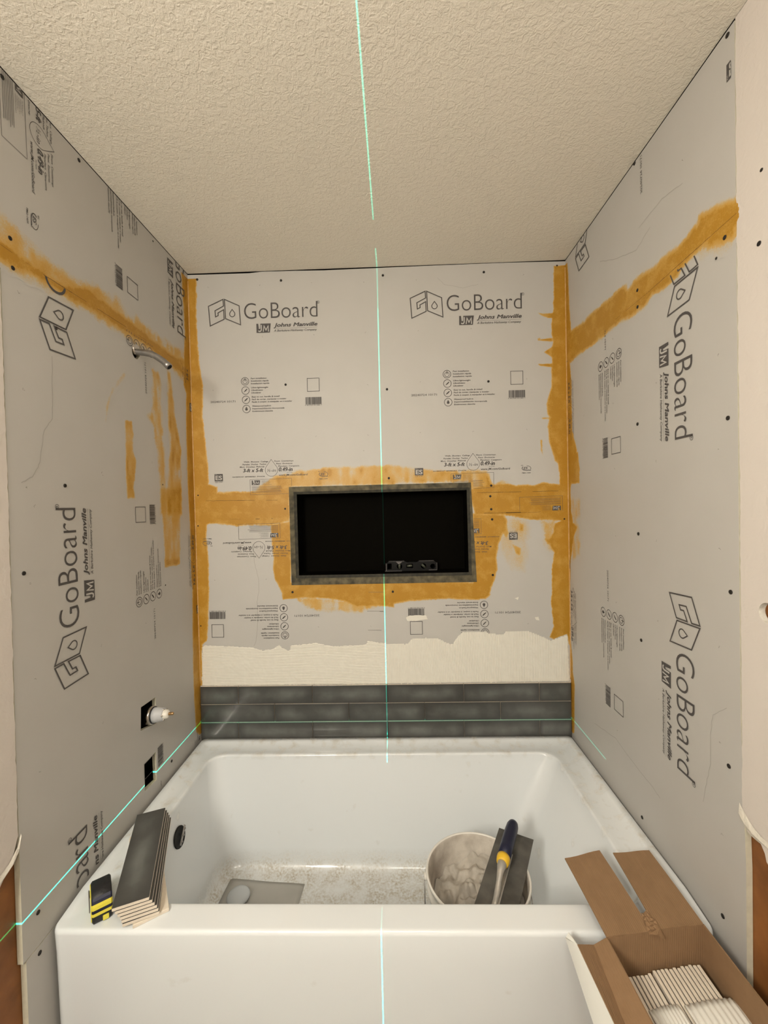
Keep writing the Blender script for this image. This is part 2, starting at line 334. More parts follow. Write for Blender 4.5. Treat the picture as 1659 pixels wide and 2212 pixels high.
def slab(name, wall, loops, thick, parent=None, mats=('board', 'foam'), off=0.0):
    """flat panel with holes on a wall: front face at off, back at off-thick, edges in the second material"""
    v, f = filled(loops); bm = bmesh.new(); fn = WALL[wall]
    fv = [bm.verts.new(fn(a, b, off)) for a, b in v]; bv = [bm.verts.new(fn(a, b, off-thick)) for a, b in v]
    cnt = {}
    for q in f:
        try:
            bm.faces.new([fv[i] for i in q]).material_index = 0; bm.faces.new([bv[i] for i in reversed(q)]).material_index = 0
        except ValueError: continue
        for a, b in zip(q, q[1:]+q[:1]): cnt.setdefault((min(a, b), max(a, b)), []).append((a, b))
    for k, e in cnt.items():
        if len(e) == 1:
            a, b = e[0]; bm.faces.new((fv[a], bv[a], bv[b], fv[b])).material_index = 1
    return from_bm(name, bm, parent, mats)
def rect(u0, v0, u1, v1): return [(u0, v0), (u1, v0), (u1, v1), (u0, v1)]

# ------------------------------------------------------------------ large structure
def room_box(name, lo, hi, m):
    bm = bmesh.new(); box(bm, lo, hi); return tag(from_bm(name, bm, None, (m,)), kind='structure')
room_box('floor', (-1.2, ROOMY, FLOOR-0.06), (1.2, 0.3, FLOOR), 'floor')
room_box('ceiling', (-W+0.0004, ROOMY, H), (W-0.0004, -0.0004, H+0.05), 'ceiling')
room_box('added_gap_lid', (-1.2, ROOMY-0.1, H+0.051), (1.2, 0.3, H+0.08), 'cavity')  # unseen dark lid added to keep light out of the ceiling gap
room_box('wall_front', (-1.2, ROOMY-0.08, FLOOR), (1.2, ROOMY, H+0.05), 'drywall')
BZ = H-0.0028   # the boards stop a little short of the ceiling
wall_back = room_box('wall_back', (-0.95, 0.115, FLOOR), (0.95, 0.20, H+0.05), 'cavity')
def side_backing(name, s):
    bm = bmesh.new()
    a, b = s*(W+0.085), s*(W+0.17)
    box(bm, (min(a, b), ROOMY, FLOOR), (max(a, b), 0.2, H+0.05)); return tag(from_bm(name, bm, None, ('cavity',)), kind='structure')
wall_left = side_backing('wall_left', -1); wall_right = side_backing('wall_right', 1)
wall_back['label'] = 'back wall of the tub alcove with printed backer board and grey tile rows'
wall_left['label'] = 'left wall with shower pipe, valve and printed grey board'
wall_right['label'] = 'right wall with printed grey board and orange seam'

SEAM_L = 1.504
NI = (-0.345, 0.650, 0.352, 1.008)     # niche opening u0, v0, u1, v1 (board cut-out)
T = 0.0125
# back wall: three sheets round the niche
bt = slab('backer_board', 'back', [[(-W, 0.977), (NI[0], 0.9755), (NI[0], NI[3]), (NI[2], NI[3]), (NI[2], 0.985), (W, 0.986), (W, BZ-0.0015), (0.5, BZ+0.0012), (0.2, BZ+0.0004), (0.02, BZ-0.001), (-0.2, BZ-0.0025), (-0.33, BZ), (-0.45, BZ+0.001), (-0.5, BZ-0.003), (-W, BZ-0.0015)]], T, wall_back)
bml = slab('backer_board', 'back', [rect(-W, 0.9022, NI[0], 0.9735)], T, wall_back)
bmr = slab('backer_board', 'back', [rect(NI[2], 0.9042, W, 0.9825)], T, wall_back)
bl = slab('backer_board', 'back', [[(-W, -0.03), (W, -0.03), (W, 0.9015), (NI[2], 0.9015), (NI[2], NI[1]), (NI[0], NI[1]), (NI[0], 0.8995), (-W, 0.8995)]], T, wall_back)
# left wall
LU0 = -0.819
hole_v = [uv('left', *p) for p in ((304.5, 1528), (336, 1506), (338, 1562), (304, 1579))]
hole_s = [uv('left', *p) for p in ((312, 1651), (336.5, 1624), (339, 1684), (313, 1709))]
hc = (-0.355, 1.448); hole_p = [(hc[0]+0.021*math.cos(a), hc[1]+0.024*math.sin(a)) for a in np.linspace(0, 2*math.pi, 17)[:-1]]
ltop = slab('backer_board', 'left', [rect(-0.809, SEAM_L+0.001, 0.0, BZ)], T, wall_left)
lbot = slab('backer_board', 'left', [[(LU0, -0.013), (0.0, -0.013), (0.0, SEAM_L-0.001), (-0.807, SEAM_L-0.001), (-0.81, 0.95), (-0.816, 0.45)], hole_v, hole_s, hole_p], T, wall_left)
llow = slab('backer_board', 'left', [rect(-0.812, FLOOR, 0.0, -0.0145)], T, wall_left)
# right wall: the seam runs slightly off level
rtop = slab('backer_board', 'right', [[(0.0, 1.4885-0.001+0.0015), (0.809, 1.5085), (0.808, BZ), (0.0, BZ)]], T, wall_right)
rbot = slab('backer_board', 'right', [[(0.0, FLOOR), (0.825, FLOOR), (0.824, 0.2), (0.813, 0.5), (0.809, 1.5065), (0.0, 1.4865)]], T, wall_right)
# studs, back panels and torn drywall in front of the boards
for s, wo, wall in ((-1, wall_left, 'left'), (1, wall_right, 'right')):
    x0, x1 = s*(W+T+0.001), s*(W+0.084)
    bm = bmesh.new(); box(bm, (min(x0, x1), -0.865, FLOOR), (max(x0, x1), -0.800, H-0.01), 0.003); from_bm('stud', bm, wo, ('wood',))
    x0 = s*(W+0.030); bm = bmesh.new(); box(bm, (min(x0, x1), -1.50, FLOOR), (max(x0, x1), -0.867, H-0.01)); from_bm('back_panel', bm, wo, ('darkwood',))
    bm = bmesh.new(); x0 = s*(W+T+0.001); box(bm, (min(x0, x1), -1.56, FLOOR), (max(x0, x1), -1.502, H-0.01), 0.003); from_bm('stud', bm, wo, ('wood',))
def jag(pts, amp, step=0.012):
    out = []
    for a, b in zip(pts, pts[1:]):
        a, b = Vector(a), Vector(b); n = max(1, int((b-a).length/step)); d = (b-a).normalized(); q = Vector((-d.y, d.x))
        for i in range(n):
            k = 0 if i == 0 else random.uniform(-amp, amp); p = a.lerp(b, i/n)+q*k; out.append((p.x, p.y))
    out.append(tuple(pts[-1])); return out
e1 = uv('left', 45, 1800); e2 = uv('left', 26, 1868); e3 = uv('left', 0, 1915)
dl = slab('drywall', 'left', [jag([(-0.812, BZ), (-0.810, 1.5), (-0.812, 0.95), (-0.818, 0.45), (-0.8195, e1[1])], 0.0012)+jag([(-0.822, e1[1]-0.004), (e2[0], e2[1]), e3, (-0.93, 0.0), (-1.0, -0.10), (-1.2, -0.2)], 0.003)+[(-1.2, FLOOR), (ROOMY, FLOOR), (ROOMY, H-0.001), (-0.812, H-0.001)]], T, wall_left, ('drywall', 'gypsum'), 0.0008)
t1 = uv('right', 1601.5, 1737); t2 = uv('right', 1659, 1832)
hb = uv('right', 1659, 1325); hole_b = [(hb[0]+0.019*math.cos(a), hb[1]+0.019*math.sin(a)) for a in np.linspace(0, 2*math.pi, 25)[:-1]]
dr = slab('drywall', 'right', [jag([(0.811, BZ), (0.811, 1.5), (0.8155, 1.0), (0.8165, 0.5), (0.8165, t1[1]+0.006)], 0.0012)+jag([(0.8165, t1[1]), (0.829, t1[1]-0.045), (0.851, t2[1]+0.004), (0.93, 0.17), (1.2, 0.05)], 0.003)+[(1.2, FLOOR), (-ROOMY, FLOOR), (-ROOMY, H-0.001), (0.811, H-0.001)], hole_b], T, wall_right, ('drywall', 'gypsum'), 0.0008)
# broken gypsum edges under the drywall
def broken_edge(wall, top, bot, parent):
    bm = bmesh.new(); fn = WALL[wall]; n = len(top)
    rows = [[bm.verts.new(fn(*p, 0.002)) for p in top], [bm.verts.new(fn((p[0]+q[0])/2, (p[1]+q[1])/2, 0.0045+random.uniform(-0.001, 0.001))) for p, q in zip(top, bot)], [bm.verts.new(fn(*q, -0.003)) for q in bot]]
    for a, b in zip(rows, rows[1:]):
        for i in range(n-1): bm.faces.new((a[i], a[i+1], b[i+1], b[i]))
    from_bm('torn_edge', bm, parent, ('gypsum',))
broken_edge('left', [uv('left', *p) for p in ((43, 1800), (36, 1830), (20, 1862), (0, 1890), (-40, 1940))], [uv('left', *p) for p in ((42, 1812), (38, 1850), (28, 1872), (0, 1917), (-40, 1980))], wall_left)
broken_edge('right', [uv('right', *p) for p in ((1599, 1733), (1610, 1755), (1628, 1785), (1645, 1806), (1680, 1838))], [uv('right', *p) for p in ((1601, 1780), (1614, 1801), (1632, 1817), (1645, 1827), (1690, 1868))], wall_right)

# ------------------------------------------------------------------ sealant, laid over the seams as a thin brushed coat
def sdf(poly, U, V):
    """signed distance, positive inside"""
    P = np.array(poly); d = np.full(U.shape, 1e9); ins = np.zeros(U.shape, bool)
    for i in range(len(P)):
        a, b = P[i], P[(i+1) % len(P)]; e = b-a; L2 = max((e**2).sum(), 1e-12)
        t = np.clip(((U-a[0])*e[0]+(V-a[1])*e[1])/L2, 0, 1)
        d = np.minimum(d, np.hypot(U-(a[0]+t*e[0]), V-(a[1]+t*e[1])))
        if a[1] != b[1]:
            c = ((a[1] > V) != (b[1] > V)) & (U < (b[0]-a[0])*(V-a[1])/(b[1]-a[1])+a[0]); ins ^= c
    return np.where(ins, d, -d)
def vnoise(U, V, su, sv, seed):
    r = np.random.default_rng(seed).random((256, 256)); x, y = U/su+500, V/sv+500
    xi, yi = np.floor(x).astype(int), np.floor(y).astype(int); fx, fy = x-xi, y-yi; fx = fx*fx*(3-2*fx); fy = fy*fy*(3-2*fy)
    g = lambda i, j: r[(i) % 256, (j) % 256]
    return (g(xi, yi)*(1-fx)+g(xi+1, yi)*fx)*(1-fy)+(g(xi, yi+1)*(1-fx)+g(xi+1, yi+1)*fx)*fy-0.5
def sealant(wall, u0, v0, u1, v1, step, regions, cuts, parent):
    """regions: (pixel polygon, density, edge fade in m, wobble in m)"""
    us = np.arange(u0, u1+step*0.5, step); vs = np.arange(v0, v1+step*0.5, step); U, V = np.meshgrid(us, vs, indexing='ij')
    wob = 0.55*vnoise(U, V, 0.020, 0.020, 1)+0.45*vnoise(U, V, 0.006, 0.006, 2)
    cov = np.zeros(U.shape)
    for k, (poly, dens, fade, amp) in enumerate(regions):
        d = sdf([uv(wall, *p) for p in poly], U, V)+wob*amp*2
        c = np.clip(d/(2.4*fade)+0.5, 0, 1)*dens
        if dens < 0.9: c = c*(1+1.0*vnoise(U, V, 0.014, 0.045, 10+k)+0.8*vnoise(U, V, 0.05, 0.06, 30+k))
        cov = 1-(1-np.clip(cov, 0, 1))*(1-np.clip(c, 0, 1)) if dens < 0.9 else np.maximum(cov, c)
    for (p, q, w, g) in cuts:   # seam lines showing through, broken up by noise
        a, b = np.array(uv(wall, *p)), np.array(uv(wall, *q)); e = b-a; t = np.clip(((U-a[0])*e[0]+(V-a[1])*e[1])/(e@e), 0, 1)
        d = np.hypot(U-(a[0]+t*e[0]), V-(a[1]+t*e[1])); cov = np.where((d < w) & (vnoise(U, V, 0.07, 0.3, 77) < g), -1.0, cov)
    if wall == 'back':
        ins = (U > NI[0]) & (U < NI[2]) & (V > NI[1]) & (V < NI[3]); cov = np.where(ins, -1, cov)
        cov = np.where(V < 0.222, -1, cov)
    nu, nv = U.shape; idx = np.arange(nu*nv).reshape(nu, nv)
    keep = (np.maximum.reduce([cov[:-1, :-1], cov[1:, :-1], cov[1:, 1:], cov[:-1, 1:]]) > 0.03) & (np.minimum.reduce([cov[:-1, :-1], cov[1:, :-1], cov[1:, 1:], cov[:-1, 1:]]) > -0.5)
    q = np.stack([idx[:-1, :-1][keep], idx[1:, :-1][keep], idx[1:, 1:][keep], idx[:-1, 1:][keep]], 1)
    used = np.unique(q); remap = np.full(nu*nv, -1); remap[used] = np.arange(len(used)); q = remap[q]
    uu, vv = U.ravel()[used], V.ravel()[used]; off = 0.00045+0.0004*cov.ravel()[used]
    me = bpy.data.meshes.new('sealant'); me.from_pydata([WALL[wall](a, b, o) for a, b, o in zip(uu.tolist(), vv.tolist(), off.tolist())], [], q.tolist()); me.update()
    at = me.attributes.new('coat', 'FLOAT', 'POINT'); at.data.foreach_set('value', cov.ravel()[used].astype(np.float32))
    o = link('sealant', me, parent, ('sealant',)); o['label'] = 'orange brushed waterproof sealant over seams'
    return o
def z(ox, oy, pts, s=3.7705): return [(ox+x/s, oy+y/s) for x, y in pts]
# back wall
LV = [(400, 598), (424, 600), (424, 700), (431, 790), (438, 832), (437, 900), (444, 960), (449, 1005), (451, 1046), (470, 1052), (470, 1125), (447, 1133), (445, 1160), (450, 1200), (451, 1260), (450, 1310), (449, 1350), (447, 1384), (436, 1392), (436, 1500), (400, 1500)]
HB = z(400, 940, [(60, 430), (140, 400), (200, 425), (250, 462), (330, 468), (400, 458), (530, 465), (620, 450), (760, 420), (850, 420), (850, 700), (700, 733), (560, 728), (430, 735), (250, 722), (60, 720)])
UPL = z(400, 940, [(540, 470), (600, 430), (680, 370), (740, 335), (850, 325), (885, 295), (1000, 290), (1090, 275), (1280, 258), (1480, 258), (1700, 250), (1700, 400), (860, 420), (700, 470)])
UPR = z(820, 940, [(-60, 252), (130, 250), (280, 268), (420, 292), (640, 292), (760, 285), (870, 300), (890, 330), (905, 380), (935, 400), (1000, 368), (1055, 402), (1055, 440), (720, 450), (720, 375), (-60, 395)])
HR = z(820, 940, [(720, 440), (900, 400), (1050, 400), (1120, 412), (1180, 405), (1260, 412), (1330, 388), (1400, 398), (1465, 405), (1560, 400), (1560, 700), (1440, 690), (1320, 688), (1180, 680), (1100, 660), (1010, 650), (780, 650)])
NR = z(820, 940, [(760, 640), (1010, 648), (1035, 700), (1030, 770), (1000, 800), (965, 890), (945, 1000), (955, 1090), (935, 1180), (905, 1240), (895, 1300), (860, 1330), (740, 1338), (560, 1330), (300, 1345), (110, 1370), (0, 1390), (0, 1180), (760, 1200)])
NB = z(400, 940, [(700, 730), (860, 700), (860, 1200), (1700, 1190), (1700, 1400), (1560, 1385), (1400, 1392), (1300, 1350), (1160, 1325), (960, 1322), (880, 1328), (800, 1335), (790, 1290), (768, 1240), (735, 1175), (720, 1100), (722, 1000), (712, 900), (705, 800)])
NBT = z(400, 940, [(900, 1320), (1300, 1345), (1620, 1375), (1500, 1410), (1420, 1440), (1250, 1430), (1100, 1430), (1000, 1410), (950, 1370)])
RV = [(1240, 570), (1197, 575), (1195, 680), (1191, 700), (1194, 740), (1192, 800), (1192, 840)] + z(820, 940, [(1400, 0), (1420, 130), (1450, 200), (1465, 300), (1465, 410), (1480, 700), (1430, 720), (1415, 790), (1385, 850), (1395, 900), (1425, 960), (1402, 1090), (1405, 1300)]) + z(820, 1260, [(1397, 150), (1420, 350), (1385, 438), (1420, 452), (1528, 410), (1545, 500)]) + [(1240, 1400), (1260, 1000)]
RV2 = z(820, 560, [(1420, 690), (1400, 900), (1400, 1040), (1360, 1180), (1368, 1260), (1390, 1290), (1370, 1360), (1385, 1500), (1430, 1640), (1500, 1700), (1500, 650)])
DR = [z(820, 560, p) for p in ([(1288, 437), (1330, 445), (1420, 440), (1420, 478), (1370, 478), (1320, 458)], [(1286, 648), (1305, 640), (1310, 655), (1420, 640), (1420, 670), (1310, 662), (1290, 662)], [(1340, 757), (1420, 705), (1420, 810), (1370, 775)], [(1292, 855), (1310, 855), (1410, 850), (1410, 880), (1310, 868)], [(1315, 1292), (1385, 1288), (1385, 1302), (1330, 1300)])]
TH = z(820, 940, [(950, 700), (1080, 660), (1190, 690), (1230, 760), (1200, 870), (1190, 1010), (1180, 1110), (1080, 1090), (1000, 1000), (960, 900), (970, 780)])
TH2 = [z(820, 940, p) for p in ([(960, 735), (1040, 740), (1045, 800), (1030, 830), (990, 770)], [(1085, 895), (1150, 920), (1140, 975), (1115, 960)], [(1145, 725), (1170, 730), (1165, 775), (1145, 770)], [(1310, 40), (1322, 40), (1328, 160), (1315, 130)], [(1350, 845), (1420, 850), (1420, 900), (1370, 880)])]
TH3 = z(820, 940, [(1320, 700), (1430, 690), (1430, 1010), (1400, 960), (1350, 880)])
RB = [(LV, 1, .003, .003), (HB, 1, .004, .005), (UPL, .62, .006, .005), (UPR, .62, .006, .005), (HR, 1, .003, .003), (NR, 1, .004, .003), (NB, 1, .003, .002), (NBT, .5, .006, .008), (RV, 1, .002, .003), (RV2, .95, .003, .002), (TH, .22, .012, .01), (TH3, .4, .01, .01)] + [(p, .85, .0015, .001) for p in DR] + [(p, .8, .003, .002) for p in TH2]
sealant('back', -W, 0.2, W, H-0.02, 0.0028, RB, [], wall_back)
# left wall
LB = z(0, 100, [(-80, 1290), (0, 1370), (90, 1455), (200, 1565), (330, 1695), (430, 1785), (560, 1865), (650, 1950)]) + z(0, 580, [(600, 85), (750, 145), (850, 200), (945, 235), (1005, 330), (1065, 430), (1112, 392), (1150, 445), (1300, 560), (1420, 630), (1500, 680), (1500, 900), (1440, 850), (1380, 800), (1280, 725), (1100, 620), (1000, 528), (900, 468), (750, 365), (600, 280), (420, 195), (350, 140), (220, 70), (110, 10)]) + z(0, 100, [(120, 1830), (0, 1760), (-80, 1720)])
LBc = z(0, 100, [(-80, 1520), (0, 1570), (150, 1680), (330, 1810), (520, 1930)]) + z(0, 580, [(700, 150), (1000, 380), (1200, 540), (1400, 700), (1500, 740), (1500, 880), (1350, 760), (1200, 640), (1000, 510), (750, 355), (500, 215), (250, 60)]) + z(0, 100, [(120, 1815), (0, 1745), (-80, 1700)])
LC = [(440, 590), (391, 585), (396, 660), (399, 715), (397, 780), (397, 830), (402, 850), (402, 900), (403, 960), (405, 1030), (406, 1060), (410, 1120), (413, 1230), (416, 1290), (416, 1370), (418, 1460), (421, 1540), (424, 1580), (445, 1600), (445, 590)]
LS1 = z(0, 580, [(1020, 1240), (1070, 1250), (1085, 1340), (1080, 1480), (1105, 1560), (1095, 1700), (1085, 1790), (1098, 1870), (1040, 1870), (1028, 1700), (1022, 1400)])
LS2 = z(0, 580, [(1240, 830), (1290, 850), (1310, 950), (1300, 1050), (1320, 1200), (1320, 1400), (1340, 1500), (1345, 1700), (1345, 2000), (1310, 2000), (1300, 1700), (1280, 1500), (1255, 1300), (1200, 1200), (1245, 1180)])
LS3 = z(0, 580, [(1365, 840), (1385, 850), (1420, 1200), (1440, 1300), (1470, 1470), (1475, 1700), (1475, 2000), (1370, 2000), (1365, 1700), (1385, 1470), (1370, 1200)])
LS4 = z(0, 1060, [(1310, -20), (1475, -20), (1465, 150), (1470, 400), (1462, 590), (1440, 605), (1345, 618), (1340, 480), (1328, 300)])
LS5 = z(0, 1060, [(1340, 560), (1460, 550), (1462, 590), (1440, 606), (1345, 618)])
LS6 = z(0, 580, [(950, 920), (1010, 855), (1022, 865), (960, 950), (900, 1040), (880, 1130), (860, 1250), (870, 1100), (910, 990)])
sealant('left', -0.815, 0.03, 0.0, H-0.02, 0.0036, [(LB, .5, .012, .008), (LBc, 1, .008, .006), (LC, 1, .004, .003), (LS1, .75, .004, .003), (LS2, .5, .008, .006), (LS3, .72, .008, .004), (LS4, .55, .005, .004), (LS5, .8, .004, .003), (LS6, .3, .004, .003)], [], wall_left)
# right wall
RBb = z(1219, 480, [(-20, 930), (40, 905), (60, 880), (150, 820), (250, 722), (370, 622), (470, 528), (505, 520), (515, 550), (600, 450), (720, 380), (800, 300), (920, 205), (1000, 130), (1070, 20)]) + z(1219, 0, [(1080, 1850), (1100, 1760), (1200, 1705), (1320, 1650), (1400, 1620), (1445, 1615), (1440, 1750), (1405, 1900)]) + z(1219, 480, [(1395, 60), (1385, 110), (1300, 160), (1200, 190), (1130, 200), (1000, 330), (920, 440), (820, 530), (720, 592), (650, 690), (540, 765), (470, 800), (380, 870), (300, 945), (200, 1015), (110, 1080), (60, 1130), (-20, 1150)])
RBt = z(1219, 480, [(1100, 180), (1390, 60), (1380, 110), (1320, 230), (1250, 260), (1190, 230), (1130, 300), (1100, 290)])
RC = z(1219, 480, [(-40, 330), (25, 330), (32, 450), (42, 700), (55, 870), (60, 1140), (45, 1140), (58, 1300), (58, 1500), (65, 1700), (90, 1800), (100, 1860), (112, 1960), (118, 2000), (-40, 2000)])
RC2 = z(1219, 980, [(-40, -10), (112, -10), (118, 60), (125, 120), (122, 235), (60, 245), (52, 270), (55, 450), (70, 560), (105, 600), (75, 680), (62, 800), (50, 900), (50, 1030), (40, 1200), (50, 1500), (70, 1700), (70, 2000), (-40, 2000)])
RC3 = z(1219, 980, [(60, 360), (130, 380), (130, 500), (100, 540), (128, 620), (128, 820), (70, 860), (60, 700)])
RC4 = z(1219, 1440, [(-40, -30), (60, -30), (85, 150), (82, 540), (40, 560), (-40, 560)])
sealant('right', 0.0, 0.02, 0.818, H-0.02, 0.0036, [(RBb, .97, .007, .006), (RBt, .35, .012, .01), (RC, .97, .004, .004), (RC2, .95, .003, .003), (RC3, .35, .008, .008), (RC4, .9, .003, .002)], [], wall_right)

# ------------------------------------------------------------------ printing on the boards
def text_geo(s, italic=0.0, off=0.0):
    cu = bpy.data.curves.new('tmp', 'FONT'); cu.body = s; cu.size = 1; cu.shear = italic; cu.offset = off; cu.resolution_u = 2 if len(s) > 12 else 5
    o = bpy.data.objects.new('tmp', cu); me = bpy.data.meshes.new_from_object(o)
    v = np.array([(q.co.x, q.co.y) for q in me.vertices]); f = [tuple(p.vertices) for p in me.polygons]
    bpy.data.objects.remove(o); bpy.data.curves.remove(cu); bpy.data.meshes.remove(me); return v, f
CAPH = (lambda v: v[:, 1].max()-v[:, 1].min())(text_geo('H')[0])
class Piece:
    def __init__(s): s.v = []; s.f = []; s.m = []; s.z = []; s.lift = 0.0
    def add(s, v, f, mi=0):
        n = len(s.v); s.v += [tuple(p) for p in v]; s.z += [s.lift]*len(v); s.f += [tuple(i+n for i in q) for q in f]; s.m += [mi]*len(f)
    def text(s, t, x0, y0, x1, cap, italic=0.0, off=0.0, mi=0):
        v, f = text_geo(t, italic, off); v = v.copy(); v[:, 0] -= v[:, 0].min(); v[:, 0] *= (x1-x0)/v[:, 0].max(); v[:, 1] *= cap/CAPH
        s.add(v+np.array([x0, y0]), f, mi)
    def bold(s, t, x0, y0, x1, cap, italic=0.0, k=0.0006, mi=0):
        for i, (dx, dy) in enumerate(((-k, 0), (k, 0), (0, k*.6), (0, -k*.6))):
            s.lift = i*.00004; s.text(t, x0+dx, y0+dy, x1+dx, cap, italic, 0.0, mi)
        s.lift = 0.0
    def stroke(s, pts, w, closed=False, mi=0):
        P = [Vector(p) for p in pts]; n = len(P); L = []; R = []
        for i in range(n):
            a = P[i-1] if (closed or i > 0) else None; b = P[(i+1) % n] if (closed or i < n-1) else None
            d1 = (P[i]-a).normalized() if a is not None else None; d2 = (b-P[i]).normalized() if b is not None else None
            if d1 is None: d1 = d2
            if d2 is None: d2 = d1
            n1, n2 = Vector((-d1.y, d1.x)), Vector((-d2.y, d2.x)); m = (n1+n2); m = m.normalized() if m.length > 1e-6 else n1
            k = w/2/max(0.45, m.dot(n1)); L.append(P[i]+m*k); R.append(P[i]-m*k)
        f = [(i, (i+1) % n, n+(i+1) % n, n+i) for i in range(n if closed else n-1)]
        s.add(L+R, f, mi)
    def poly(s, loops, mi=0): v, f = filled(loops); s.add(v, f, mi)
def circ(cx, cy, r, n=24): return [(cx+r*math.cos(2*math.pi*i/n), cy+r*math.sin(2*math.pi*i/n)) for i in range(n)]
def drop(cx, top, bot, w, n=20):
    r = w/2; cy = bot+r; h = top-cy; a0 = math.acos(min(0.99, r/h)); pts = [(cx, top)]
    for i in range(n+1):
        a = math.pi/2-a0-i*(2*math.pi-2*a0)/n; pts.append((cx+r*math.cos(a), cy+r*math.sin(a)))
    return pts
def z1(x, y): return uv('back', 400+x/3.7705, 560+y/3.7705)
def z3(x, y): return uv('back', 400+x/3.7705, 940+y/3.7705)
def jm_mark(p, x0, y0, x1, y1):
    w, h = x1-x0, y1-y0
    p.poly([[(x0, y0), (x0+w*.92, y0), (x0+w, y1), (x0+w*.28, y1), (x0+w*.26, y0+h*.46), (x0+w*.17, y0+h*.40), (x0+w*.13, y1), (x0, y1)]])
    p.stroke([(x0+w*.345, y0+h*.86), (x0+w*.335, y0+h*.30), (x0+w*.29, y0+h*.17), (x0+w*.20, y0+h*.15), (x0+w*.13, y0+h*.22)], h*.12, False, 1)
    p.stroke([(x0+w*.47, y0+h*.10), (x0+w*.53, y0+h*.74), (x0+w*.66, y0+h*.28), (x0+w*.82, y0+h*.74), (x0+w*.83, y0+h*.10)], h*.11, False, 1)
MP = {}
p = Piece(); sw = 0.0036
p.stroke([z1(*q) for q in ((190, 385), (308, 328), (313, 382), (243, 421), (248, 471), (270, 460), (268, 438), (314, 412), (318, 490), (205, 545))], sw, True)
p.stroke([z1(*q) for q in ((320, 328), (440, 380), (452, 535), (330, 485))], sw, True)
p.stroke(drop(-0.5725, 1.7387, 1.7098, 0.0215), 0.003, True)
p.text('GoBoard', -0.5245, 1.6985, -0.2300, 0.0632, 0, -0.012)
p.stroke(circ(-0.2262, 1.7561, 0.0052, 14), 0.0011, True); p.text('R', -0.2285, 1.7535, -0.2242, 0.0055)
jm_mark(p, -0.4765, 1.6425, -0.4185, 1.6785)
p.bold('Johns Manville', -0.4060, 1.6640, -0.2320, 0.0145, 0.25, 0.0009)
p.stroke([(-0.4065, 1.6575), (-0.2325, 1.6575)], 0.0006); p.text('A Berkshire Hathaway Company', -0.4065, 1.6450, -0.2335, 0.0080, 0.25, 0.006)
MP['printed_logo'] = p
p = Piece()
IC = [(-0.5288, 1.4515), (-0.5279, 1.4147), (-0.5269, 1.3779), (-0.5260, 1.3410)]
TX = [(('Fast installation', .064), ('Instalación rápida', .072), ('Installation rapide', .0745)), (('Ultra-lightweight', .0685), ('Ultraliviano', .047), ('Ultraléger', .040)), (('Easy to cut, handle & install', .113), ('Fácil de cortar, manipular e instalar', .140), ('Facile à couper, à manipuler et à installer', .163)), (('Waterproof built-in', .076), ('Impermeabilización incorporada', .130), ('Entièrement étanche', .083))]
for i, (cx, cy) in enumerate(IC):
    p.stroke(circ(cx, cy, 0.0152, 28), 0.0019, True)
    if i == 0: p.stroke(circ(cx, cy-0.001, 0.0088, 22), 0.0017, True); p.poly([[(cx-.0012, cy+.0006), (cx+.0016, cy+.0006), (cx+.0012, cy+.0125), (cx-.0010, cy+.0125)]])
    if i in (1, 2): w = 0.0019 if i == 1 else 0.0027; p.poly([[(cx-.0075, cy-.0075), (cx-.002-w, cy-.002+w*.3), (cx+.005, cy+.007), (cx+.0082, cy+.0058), (cx+.0012+w*.3, cy-.002)]])
    if i == 3: p.poly([drop(cx, cy+.0095, cy-.0068, .0105, 14)])
    for j, (t, wd_) in enumerate(TX[i]): p.text(t, cx+0.0235, cy+0.0082-j*0.0103, cx+0.0235+wd_, 0.0055, 0.12, 0.012)
MP['printed_icons'] = p
p = Piece(); p.text('20240724 10171', -0.6712, 1.3688, -0.5700, 0.0078, 0, 0.0); MP['printed_date'] = p
p = Piece(); p.stroke([(-0.2783, 1.4557), (-0.2301, 1.4557), (-0.2301, 1.4040), (-0.2783, 1.4040)], 0.0019, True); MP['printed_frame'] = p
p = Piece(); x = -0.2868; r = random.Random(5)
while x < -0.2240:
    w = r.choice((.0008, .0012, .0018, .0026)); p.poly([rect(x, 1.3520, x+w, 1.3808)]); x += w+r.choice((.0007, .0010, .0014))
p.text('0 81725 01180 7', -0.2895, 1.3470, -0.2215, 0.0040); MP['printed_barcode'] = p
p = Piece()
p.stroke(drop(-0.4320, 1.1364, 1.0688, 0.0500, 30), 0.0012, True)
p.text('½-in', -0.4500, 1.0868, -0.4140, 0.0112, 0.2, 0.0); p.bold('3-ft x 5-ft', -0.5469, 1.0874, -0.4651, 0.0135, 0.2, 0.0007); p.bold('0.49-in', -0.4015, 1.0882, -0.3466, 0.0150, 0.2, 0.0007)
for (t, a, b, y) in (('Walls  Showers  Ceilings', -.5425, -.4440, 1.1262), ('Paredes  Duchas  Techos', -.5490, -.4520, 1.1158), ('Murs  Douches  Plafonds', -.5600, -.4600, 1.1058), ('Floors  Countertops', -.4200, -.3420, 1.1268), ('Pisos  Encimeras', -.4120, -.3460, 1.1165), ('Planchers  Comptoirs', -.4040, -.3190, 1.1062)): p.text(t, a, y, b, 0.0052, 0.15, 0.01)
p.text('ACTUAL', -.3700, 1.0812, -.3466, .0030); p.text('www.JM.com/GoBoard', -.4018, 1.0695, -.2861, .0072, 0.2, 0.015)
p.text('WATERPROOF   IMPERMEABLE   ÉTANCHE', -.5915, 1.0672, -.4591, .0036, 0.2, 0.02)
MP['printed_size'] = p
p = Piece()
p.stroke([(-.5203, 1.0568), (-.3516, 1.0588), (-.3516, .9985), (-.5203, .9960)], .0010, True); jm_mark(p, -.5130, 1.0350, -.4790, 1.0535)
rr = random.Random(3)
